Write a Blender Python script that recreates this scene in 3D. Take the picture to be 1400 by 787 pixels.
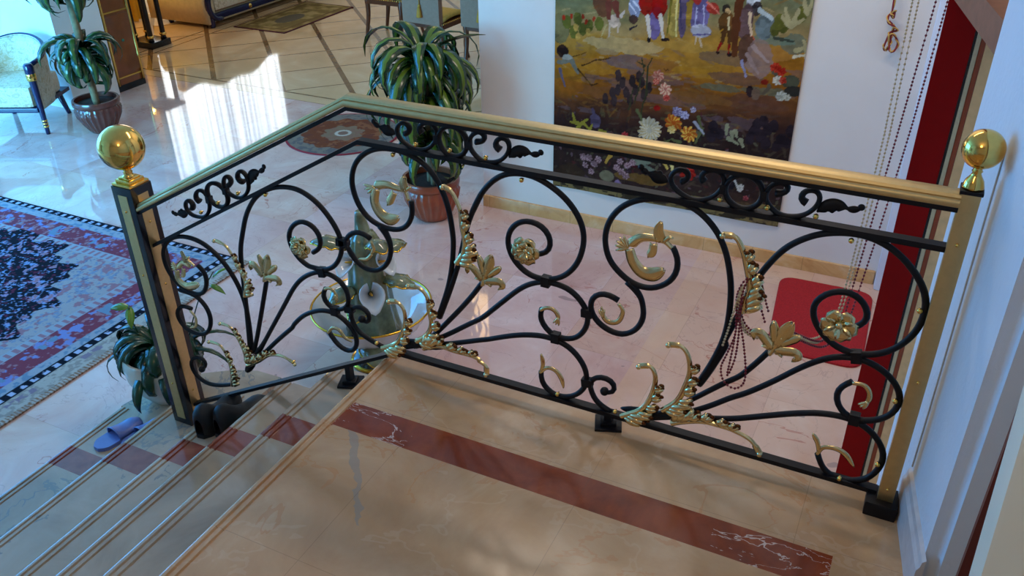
import bpy, bmesh, math, random
import numpy as np
from mathutils import Vector, Matrix, noise as mnoise
random.seed(7)
S = bpy.context.scene
COL = S.collection
for _o in list(bpy.data.objects): bpy.data.objects.remove(_o)
PI = math.pi
ZF = -0.912                      # lower floor; the landing is z = 0, the railing stands in the plane y = 0

# ------------------------------------------------------------------ camera, world, lights, exposure
cd = bpy.data.cameras.new('camera'); cam = bpy.data.objects.new('camera', cd); COL.objects.link(cam)
_r = Vector((0.898206, 0.439363, -0.013649)); _d = Vector((0.215970, -0.468134, -0.856859)); _f = Vector((-0.382862, 0.766688, -0.515370))
_m = Matrix((( _r.x, -_d.x, -_f.x, 1.455723), (_r.y, -_d.y, -_f.y, -1.931675), (_r.z, -_d.z, -_f.z, 1.697542), (0, 0, 0, 1)))
cam.matrix_world = _m
cd.sensor_width = 36; cd.lens = 1184.155 / 1400 * 36; cd.clip_start = 0.05; cd.clip_end = 60
S.camera = cam
S.view_settings.view_transform = 'Standard'; S.view_settings.look = 'None'
S.view_settings.gamma = 1; S.view_settings.use_curve_mapping = False
S.view_settings.exposure = 0.0
W = bpy.data.worlds.new('world'); S.world = W; W.use_nodes = True
W.node_tree.nodes['Background'].inputs[0].default_value = (0.55, 0.6, 0.7, 1)
W.node_tree.nodes['Background'].inputs[1].default_value = 0.02
try:
    S.cycles.max_bounces = 8; S.cycles.diffuse_bounces = 4; S.cycles.glossy_bounces = 4
    S.cycles.sample_clamp_indirect = 6; S.cycles.use_denoising = True
except Exception: pass
def area(name, loc, aim, sx, sy, power, col):
    l = bpy.data.lights.new(name, 'AREA'); l.shape = 'RECTANGLE'; l.size = sx; l.size_y = sy; l.energy = power; l.color = col
    o = bpy.data.objects.new(name, l); COL.objects.link(o); o.location = loc
    o.rotation_euler = (Vector(aim) - Vector(loc)).to_track_quat('-Z', 'Y').to_euler()
    return o
SKY = (0.06, 0.38, 1.0); SKY2 = (0.13, 0.58, 1.0); WARM = (1.0, 0.72, 0.42)
area('daylight_window_left', (-7.45, 0.65, 1.0), (-3, 0.5, 0.2), 4.3, 3.0, 380, SKY)
fw = area('daylight_window_front', (-5.3, -2.86, 0.6), (-6.0, 3, -0.4), 3.4, 2.2, 330, SKY2); fw.data.spread = math.radians(110)
area('back_wall_fill', (0.2, 1.6, 2.9), (0.2, 3.0, 0.2), 1.6, 0.4, 38, (1.0, 0.84, 0.68))  # added wash to brighten the back wall, no fixture modelled
area('dining_warm_fill', (-3.2, 6.8, 2.9), (-3.2, 6.8, 0), 1.0, 1.0, 15, (1.0, 0.62, 0.26))  # added warm fill to yellow the dining floor, no fixture modelled
def point(name, loc, power, col, r=0.08):
    l = bpy.data.lights.new(name, 'POINT'); l.energy = power; l.color = col; l.shadow_soft_size = r
    o = bpy.data.objects.new(name, l); COL.objects.link(o); o.location = loc
point('stair_warm_fill', (0.8, -2.2, 2.40), 23, WARM, 0.2)  # added warm fill for the landing and ceiling, no lamp body
point('sofa_end_glow', (-7.1, 5.3, 0.0), 14, (1.0, 0.68, 0.12))  # added yellow glow standing in for sunlight behind the sofa end
# ------------------------------------------------------------------ helpers
class NT:
    """small wrapper for building node materials"""
    def __init__(s, name):
        s.m = bpy.data.materials.new(name); s.m.use_nodes = True; s.t = s.m.node_tree; s.b = s.t.nodes['Principled BSDF']
    def n(s, typ, **k):
        x = s.t.nodes.new(typ)
        for a, b in k.items(): setattr(x, a, b)
        return x
    def put(s, sock, v):
        if hasattr(v, 'is_linked') or isinstance(v, bpy.types.NodeSocket): s.t.links.new(v, sock)
        elif isinstance(v, (tuple, list)) and sock.type == 'RGBA': sock.default_value = (*v[:3], 1)
        else: sock.default_value = v
    def math(s, op, a, b=0.0):
        x = s.n('ShaderNodeMath', operation=op); s.put(x.inputs[0], a); s.put(x.inputs[1], b); return x.outputs[0]
    def pos(s):
        g = s.n('ShaderNodeNewGeometry'); sp = s.n('ShaderNodeSeparateXYZ'); s.t.links.new(g.outputs['Position'], sp.inputs[0])
        return g.outputs['Position'], sp.outputs[0], sp.outputs[1], sp.outputs[2]
    def objc(s):
        return s.n('ShaderNodeTexCoord').outputs['Object']
    def noise(s, vec, scale, detail=4, rough=.55, dist=0.0):
        x = s.n('ShaderNodeTexNoise'); s.put(x.inputs['Vector'], vec); x.inputs['Scale'].default_value = scale
        x.inputs['Detail'].default_value = detail; x.inputs['Roughness'].default_value = rough; x.inputs['Distortion'].default_value = dist
        return x.outputs[0]
    def ramp(s, fac, stops):
        x = s.n('ShaderNodeValToRGB'); s.put(x.inputs[0], fac); e = x.color_ramp.elements
        while len(e) < len(stops): e.new(.5)
        for q, (p, c) in zip(e, stops): q.position = p; q.color = (*c, 1) if not isinstance(c, float) else (c, c, c, 1)
        return x.outputs[0]
    def mix(s, fac, a, b, mode='MIX'):
        x = s.n('ShaderNodeMix', data_type='RGBA', blend_type=mode); s.put(x.inputs[0], fac); s.put(x.inputs[6], a); s.put(x.inputs[7], b); return x.outputs[2]
    def stripe(s, c, period, off, hw):
        return s.math('LESS_THAN', s.math('FLOORED_MODULO', s.math('ADD', c, hw - off), period), 2 * hw)
    def between(s, c, a, b):
        return s.math('MULTIPLY', s.math('GREATER_THAN', c, a), s.math('LESS_THAN', c, b))
    def vein(s, vec, scale, dist, width):
        v = s.noise(vec, scale, 5, .6, dist)
        return s.math('LESS_THAN', s.math('ABSOLUTE', s.math('SUBTRACT', v, .5)), width)
    def bump(s, h, strength, dist=.01):
        x = s.n('ShaderNodeBump'); x.inputs['Strength'].default_value = strength; x.inputs['Distance'].default_value = dist
        s.put(x.inputs['Height'], h); s.t.links.new(x.outputs[0], s.b.inputs['Normal'])
    def done(s, col, rough=.5, metal=0.0, ior=None, coat=0.0):
        s.put(s.b.inputs['Base Color'], col); s.put(s.b.inputs['Roughness'], rough); s.b.inputs['Metallic'].default_value = metal
        if ior: s.b.inputs['IOR'].default_value = ior
        if coat: s.b.inputs['Coat Weight'].default_value = coat; s.b.inputs['Coat Roughness'].default_value = .05
        return s.m
def lin(c):
    return tuple(((x / 255) / 12.92 if x / 255 < .04045 else ((x / 255 + .055) / 1.055) ** 2.4) for x in c)
def plain(name, rgb, rough=.5, metal=0.0, var=.08, scale=30, ior=None, coat=0.0):
    t = NT(name); c = lin(rgb); v = t.noise(t.objc(), scale, 3)
    col = t.ramp(v, [(.3, tuple(max(0, x * (1 - var)) for x in c)), (.7, tuple(min(1, x * (1 + var)) for x in c))])
    return t.done(col, rough, metal, ior, coat)
def mesh_obj(name, bm, mat, parent=None, smooth=False):
    me = bpy.data.meshes.new(name)
    bmesh.ops.recalc_face_normals(bm, faces=bm.faces)
    bm.to_mesh(me); bm.free()
    if smooth:
        for p in me.polygons: p.use_smooth = True
    if mat: me.materials.append(mat)
    o = bpy.data.objects.new(name, me); COL.objects.link(o)
    if parent: o.parent = parent
    return o
def autosmooth(o, ang=35):
    me = o.data
    for p in me.polygons: p.use_smooth = True
    try: me.set_sharp_from_angle(angle=math.radians(ang))
    except Exception: pass
    return o
def thing(name, label, cat, loc=(0, 0, 0), rz=0.0, group=None):
    o = bpy.data.objects.new(name, None); COL.objects.link(o); o.location = loc; o.rotation_euler = (0, 0, rz)
    o['label'] = label; o['category'] = cat; o.empty_display_size = .1
    if group: o['group'] = group
    return o
def tag(o, label, cat, group=None, kind=None):
    o['label'] = label; o['category'] = cat
    if group: o['group'] = group
    if kind: o['kind'] = kind
    return o
def struct(o): o['kind'] = 'structure'; return o
def box(bm, x0, x1, y0, y1, z0, z1, bev=0.0, mtx=None):
    r = bmesh.ops.create_cube(bm, size=1)
    vs = r['verts']
    for v in vs: v.co = Vector(((x0 + x1) / 2 + v.co.x * (x1 - x0), (y0 + y1) / 2 + v.co.y * (y1 - y0), (z0 + z1) / 2 + v.co.z * (z1 - z0)))
    if bev:
        es = list({e for v in vs for e in v.link_edges})
        g = bmesh.ops.bevel(bm, geom=es, offset=bev, segments=2, profile=.7, affect='EDGES')
        vs = list({v for f in g['faces'] for v in f.verts} | {v for v in vs if v.is_valid})
    if mtx:
        for v in vs: v.co = mtx @ v.co
    return vs
def boxo(name, mat, dims, parent=None, bev=0.0, mtx=None):
    bm = bmesh.new(); box(bm, *dims, bev=bev, mtx=mtx); o = mesh_obj(name, bm, mat, parent)
    return autosmooth(o) if bev else o
def lathe(bm, prof, c=(0, 0, 0), n=32, flute=None, sx=1.0, sy=1.0):
    rings = []
    for i, (r, z) in enumerate(prof):
        ring = []
        for k in range(n):
            a = 2 * PI * k / n; rr = r
            if flute: rr = r * (1 + flute(a, i / (len(prof) - 1)))
            ring.append(bm.verts.new((c[0] + rr * math.cos(a) * sx, c[1] + rr * math.sin(a) * sy, c[2] + z)))
        rings.append(ring)
    for a, b in zip(rings, rings[1:]):
        for k in range(n): bm.faces.new((a[k], a[(k + 1) % n], b[(k + 1) % n], b[k]))
    if prof[0][0] > 1e-4: bm.faces.new(rings[0][::-1])
    if prof[-1][0] > 1e-4: bm.faces.new(rings[-1])
def smooth_pts(pts, step=.012):
    P = [Vector(p) for p in pts]
    P = [P[0] * 2 - P[1]] + P + [P[-1] * 2 - P[-2]]
    out = []
    for i in range(1, len(P) - 2):
        n = max(1, int((P[i + 1] - P[i]).length / step))
        for k in range(n):
            t = k / n; a, b, c, d = P[i - 1], P[i], P[i + 1], P[i + 2]
            out.append(.5 * ((2 * b) + (c - a) * t + (2 * a - 5 * b + 4 * c - d) * t * t + (3 * b - a - 3 * c + d) * t ** 3))
    out.append(P[-2].copy())
    return out
def relax(P, it=2):
    for _ in range(it):
        P = [P[0]] + [(P[i - 1] + 2 * P[i] + P[i + 1]) / 4 for i in range(1, len(P) - 1)] + [P[-1]]
    return P
def tube(bm, P, r, n=8, rfun=None, flat=1.0, cap=True):
    """tube along points; frames kept upright against +Y so that planar curves stay untwisted"""
    rings = []; N = len(P); prev = None
    for i, p in enumerate(P):
        t = (P[min(i + 1, N - 1)] - P[max(i - 1, 0)])
        if t.length < 1e-9: t = Vector((0, 0, 1))
        t.normalize()
        ref = prev if prev is not None else (Vector((0, 1, 0)) if abs(t.y) < .9 else Vector((1, 0, 0)))
        b = (ref - t * ref.dot(t))
        if b.length < 1e-6: b = Vector((1, 0, 0)) - t * t.x
        b.normalize(); prev = b; nn = t.cross(b)
        rr = r * (rfun(i / max(1, N - 1)) if rfun else 1)
        rings.append([bm.verts.new(p + nn * (rr * math.cos(2 * PI * k / n)) + b * (rr * flat * math.sin(2 * PI * k / n))) for k in range(n)])
    for a, b in zip(rings, rings[1:]):
        for k in range(n): bm.faces.new((a[k], a[(k + 1) % n], b[(k + 1) % n], b[k]))
    if cap: bm.faces.new(rings[0][::-1]); bm.faces.new(rings[-1])
def v3(pts, y=0.0): return [Vector((p[0], y, p[1])) for p in pts]
def ball(bm, c, r, u=10, v=8, sc=(1, 1, 1)):
    g = bmesh.ops.create_uvsphere(bm, u_segments=u, v_segments=v, radius=r)
    for q in g['verts']: q.co = Vector((c[0] + q.co.x * sc[0], c[1] + q.co.y * sc[1], c[2] + q.co.z * sc[2]))
    return g['verts']
def sweep_profile(bm, prof, path):
    """prof: (y, z) loop swept along path points lying in the x-z plane, z kept vertical (mitred)"""
    rings = [[bm.verts.new((p[0], y, p[1] + z)) for y, z in prof] for p in path]
    n = len(prof)
    for a, b in zip(rings, rings[1:]):
        for k in range(n): bm.faces.new((a[k], a[(k + 1) % n], b[(k + 1) % n], b[k]))
    bm.faces.new(rings[0][::-1]); bm.faces.new(rings[-1])
def painted(name, x0, x1, z0, z1, col, mapper, mat, parent=None):
    """grid whose colour attribute carries a woven pattern; col is (rows, cols, 3) in linear colour"""
    h, w = col.shape[:2]
    xs = np.linspace(x0, x1, w); zs = np.linspace(z0, z1, h)
    X, Z = np.meshgrid(xs, zs)
    V = mapper(X.ravel(), Z.ravel())
    idx = np.arange(h * w).reshape(h, w)
    F = np.stack([idx[:-1, :-1], idx[:-1, 1:], idx[1:, 1:], idx[1:, :-1]], -1).reshape(-1, 4)
    me = bpy.data.meshes.new(name); me.from_pydata(V.tolist(), [], F.tolist()); me.update()
    a = me.color_attributes.new('weave', 'FLOAT_COLOR', 'POINT')
    a.data.foreach_set('color', np.concatenate([col.reshape(-1, 3), np.ones((h * w, 1))], 1).astype(np.float32).ravel())
    me.materials.append(mat)
    o = bpy.data.objects.new(name, me); COL.objects.link(o)
    if parent: o.parent = parent
    return o
def weave_mat(name, rough=.95):
    t = NT(name); a = t.n('ShaderNodeVertexColor', layer_name='weave')
    w = t.noise(t.objc(), 260, 2)
    c = t.mix(.18, a.outputs[0], t.ramp(w, [(.3, .35), (.7, 1.0)]), 'MULTIPLY')
    t.b.inputs['Specular IOR Level'].default_value = .12
    t.bump(w, .25, .004)
    return t.done(c, rough)
def L255(c): return np.array(lin(c))

# ------------------------------------------------------------------ materials
def marble_landing():
    t = NT('landing_marble'); P, x, y, z = t.pos()
    n1 = t.noise(P, 2.6, 7, .62, .5)
    col = t.ramp(n1, [(.25, lin((172, 128, 88))), (.42, lin((190, 148, 106))), (.56, lin((202, 162, 120))), (.75, lin((218, 186, 150)))])
    col = t.mix(t.math('MULTIPLY', t.vein(P, 1.3, .6, .006), .10), col, lin((236, 214, 190)))
    col = t.mix(t.math('MULTIPLY', t.math('MULTIPLY', t.vein(P, 3.1, .8, .012), t.math('GREATER_THAN', t.noise(P, 1.3, 2), .56)), .35), col, lin((196, 128, 72)))
    # blue-grey streak near the stair edge
    sx = t.math('ADD', t.math('ADD', t.math('SUBTRACT', x, .132), t.math('MULTIPLY', t.math('ADD', y, .365), .76)), t.math('MULTIPLY', t.math('SUBTRACT', t.noise(P, 9, 3), .5), .09))
    streak = t.math('MULTIPLY', t.math('LESS_THAN', t.math('ABSOLUTE', sx), t.math('MULTIPLY', t.math('ADD', t.noise(P, 14, 4), t.math('MULTIPLY', y, .55)), .055)), t.between(y, -.66, -.354))
    col = t.mix(t.math('MULTIPLY', streak, .55), col, lin((140, 138, 130)))
    brown = t.ramp(t.noise(P, 7, 5, .65, .6), [(.3, lin((112, 44, 22))), (.6, lin((146, 66, 34))), (.8, lin((170, 92, 56)))])
    mp = t.n('ShaderNodeMapping'); mp.inputs['Scale'].default_value = (1.0, 2.6, 1.0); mp.inputs['Rotation'].default_value = (0, 0, .2); t.put(mp.inputs[0], P)
    wv = t.math('MULTIPLY', t.vein(mp.outputs[0], 4.0, .7, .007), t.math('MAXIMUM', t.math('LESS_THAN', x, .30), t.math('GREATER_THAN', x, 1.20)))
    brown = t.mix(t.math('MULTIPLY', wv, .75), brown, lin((226, 206, 190)))
    inlay = t.math('MULTIPLY', t.between(y, -.353, -.236), t.between(x, .045, 1.492))
    col = t.mix(inlay, col, brown)
    j = t.math('MAXIMUM', t.stripe(x, .553, .289, .0009), t.stripe(y, .60, -.821, .0009))
    col = t.mix(t.math('MULTIPLY', j, .3), col, lin((96, 66, 46)))
    return t.done(col, t.ramp(n1, [(0., .10), (1., .18)]), 0, 1.5)
def marble_step():
    t = NT('stair_marble'); P, x, y, z = t.pos()
    n1 = t.noise(P, 3.0, 6, .6, .6)
    col = t.ramp(n1, [(.3, lin((152, 130, 106))), (.5, lin((174, 152, 126))), (.75, lin((192, 172, 148)))])
    d = t.math('MULTIPLY', t.math('MULTIPLY', t.vein(P, 4.6, .35, .016), t.math('GREATER_THAN', t.noise(P, 2.0, 3), .53)), t.math('LESS_THAN', x, -.56))
    col = t.mix(t.math('MULTIPLY', d, .6), col, lin((112, 114, 112)))
    brown = t.ramp(t.noise(P, 8, 5, .65, .5), [(.3, lin((120, 58, 44))), (.7, lin((156, 88, 68)))])
    col = t.mix(t.between(y, -.353, -.236), col, brown)
    return t.done(col, .09, 0, 1.55)
def marble_floor():
    t = NT('pink_marble_floor'); P, x, y, z = t.pos()
    cx = t.math('FLOOR', t.math('DIVIDE', t.math('SUBTRACT', x, .54), .54)); cy = t.math('FLOOR', t.math('DIVIDE', t.math('SUBTRACT', y, .47), .54))
    cv = t.n('ShaderNodeCombineXYZ'); t.put(cv.inputs[0], cx); t.put(cv.inputs[1], cy)
    wn = t.n('ShaderNodeTexWhiteNoise', noise_dimensions='2D'); t.put(wn.inputs['Vector'], cv.outputs[0])
    add = t.n('ShaderNodeVectorMath', operation='ADD'); t.put(add.inputs[0], P); t.put(add.inputs[1], wn.outputs['Color'])
    V = add.outputs[0]
    n1 = t.noise(V, 2.0, 6, .62, .9)
    col = t.ramp(n1, [(.28, lin((202, 166, 156))), (.42, lin((214, 180, 170))), (.58, lin((221, 194, 185))), (.76, lin((232, 218, 212)))])
    tint = t.ramp(wn.outputs['Value'], [(0., lin((255, 246, 244))), (.5, lin((250, 234, 226))), (1., lin((255, 243, 226)))])
    col = t.mix(1.0, col, tint, 'MULTIPLY')
    warm = t.math('MULTIPLY', t.math('GREATER_THAN', x, .4), .35)
    col = t.mix(warm, col, lin((232, 190, 146)))
    gv = t.math('MULTIPLY', t.vein(V, 2.2, 1.2, .004), .22)
    col = t.mix(gv, col, lin((150, 110, 104)))
    sp = t.noise(V, 5.5, 2, .5, .3)
    col = t.mix(t.math('MULTIPLY', t.math('GREATER_THAN', sp, .76), .5), col, lin((120, 100, 100)))
    rv = t.math('MULTIPLY', t.math('MULTIPLY', t.vein(V, 1.4, .8, .003), t.math('GREATER_THAN', t.noise(V, 1.1, 2), .52)), .5)
    col = t.mix(rv, col, lin((176, 78, 60)))
    j = t.math('MAXIMUM', t.stripe(x, .54, .54, .001), t.stripe(y, .54, .47, .001))
    col = t.mix(t.math('MULTIPLY', j, .35), col, lin((120, 84, 70)))
    return t.done(col, .045, 0, 1.65)
def dining_floor():
    t = NT('cream_tile_floor'); P, x, y, z = t.pos()
    n1 = t.noise(P, 2.0, 5, .6, .7)
    col = t.ramp(n1, [(.3, lin((202, 164, 118))), (.55, lin((216, 178, 134))), (.8, lin((228, 198, 160)))])
    s = t.math('ADD', x, y); d = t.math('SUBTRACT', y, x)
    inner = t.math('GREATER_THAN', y, 4.30)
    wide = t.math('MULTIPLY', t.stripe(s, .862, .25, .036), inner)
    thin = t.math('MULTIPLY', t.stripe(d, .865, 8.355, .014), inner)
    bord = t.math('MAXIMUM', t.between(y, 4.285, 4.31), t.between(y, 4.125, 4.147))
    bordx = t.math('MAXIMUM', t.between(x, -6.36, -6.335), t.between(x, -6.20, -6.18))
    m = t.math('MAXIMUM', t.math('MAXIMUM', wide, thin), t.math('MAXIMUM', bord, t.math('MULTIPLY', bordx, inner)))
    br = t.ramp(t.noise(P, 12, 4), [(.3, lin((86, 56, 30))), (.7, lin((124, 86, 48)))])
    col = t.mix(t.math('MULTIPLY', m, .9), col, br)
    return t.done(col, .05, 0, 1.55)
def plaster(name, rgb, bumpy=.15):
    t = NT(name); P = t.pos()[0]; n1 = t.noise(P, 3, 5); c = lin(rgb)
    col = t.ramp(n1, [(.3, tuple(a * .94 for a in c)), (.7, c)])
    t.bump(t.noise(P, 55, 4), bumpy, .004)
    return t.done(col, .65)
def baseboard_mat():
    t = NT('orange_marble_skirting'); P, x, y, z = t.pos()
    n1 = t.noise(P, 6, 5, .6, .8)
    col = t.ramp(n1, [(.3, lin((202, 146, 86))), (.55, lin((222, 172, 112))), (.8, lin((236, 204, 158)))])
    col = t.mix(t.math('MULTIPLY', t.stripe(x, .3, .1, .0015), .5), col, lin((120, 80, 50)))
    return t.done(col, .25)
def gold_mat(name, rgb, rough):
    t = NT(name); n1 = t.noise(t.objc(), 60, 3); c = lin(rgb)
    return t.done(t.ramp(n1, [(.3, tuple(a * .9 for a in c)), (.7, c)]), t.ramp(n1, [(0., rough), (1., rough + .08)]), 1.0)
GOLD = gold_mat('polished_brass', (238, 194, 104), .09)
SHADED_GILT = gold_mat('shaded_gilt', (104, 62, 34), .3)  # dark tone paints in the shaded gilt underside at the leaflet ends
BRASS = gold_mat('brass_rail', (216, 188, 132), .40)
GILT = gold_mat('gilt_leaf', (236, 212, 156), .15)
IRON = plain('black_iron', (12, 12, 17), .5, .0, .2, 40); IRON.node_tree.nodes['Principled BSDF'].inputs['Specular IOR Level'].default_value = .28
BLACKW = plain('black_lacquer', (14, 14, 20), .22, 0, .2)
M_LAND = marble_landing(); M_STEP = marble_step(); M_FLOOR = marble_floor(); M_DIN = dining_floor()
M_WALL = plaster('white_plaster', (232, 224, 214)); M_WALLR = plaster('white_plaster_rough', (226, 230, 234), .5)
M_CEIL = plaster('ceiling_plaster', (236, 232, 224)); M_BASE = baseboard_mat()
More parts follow.
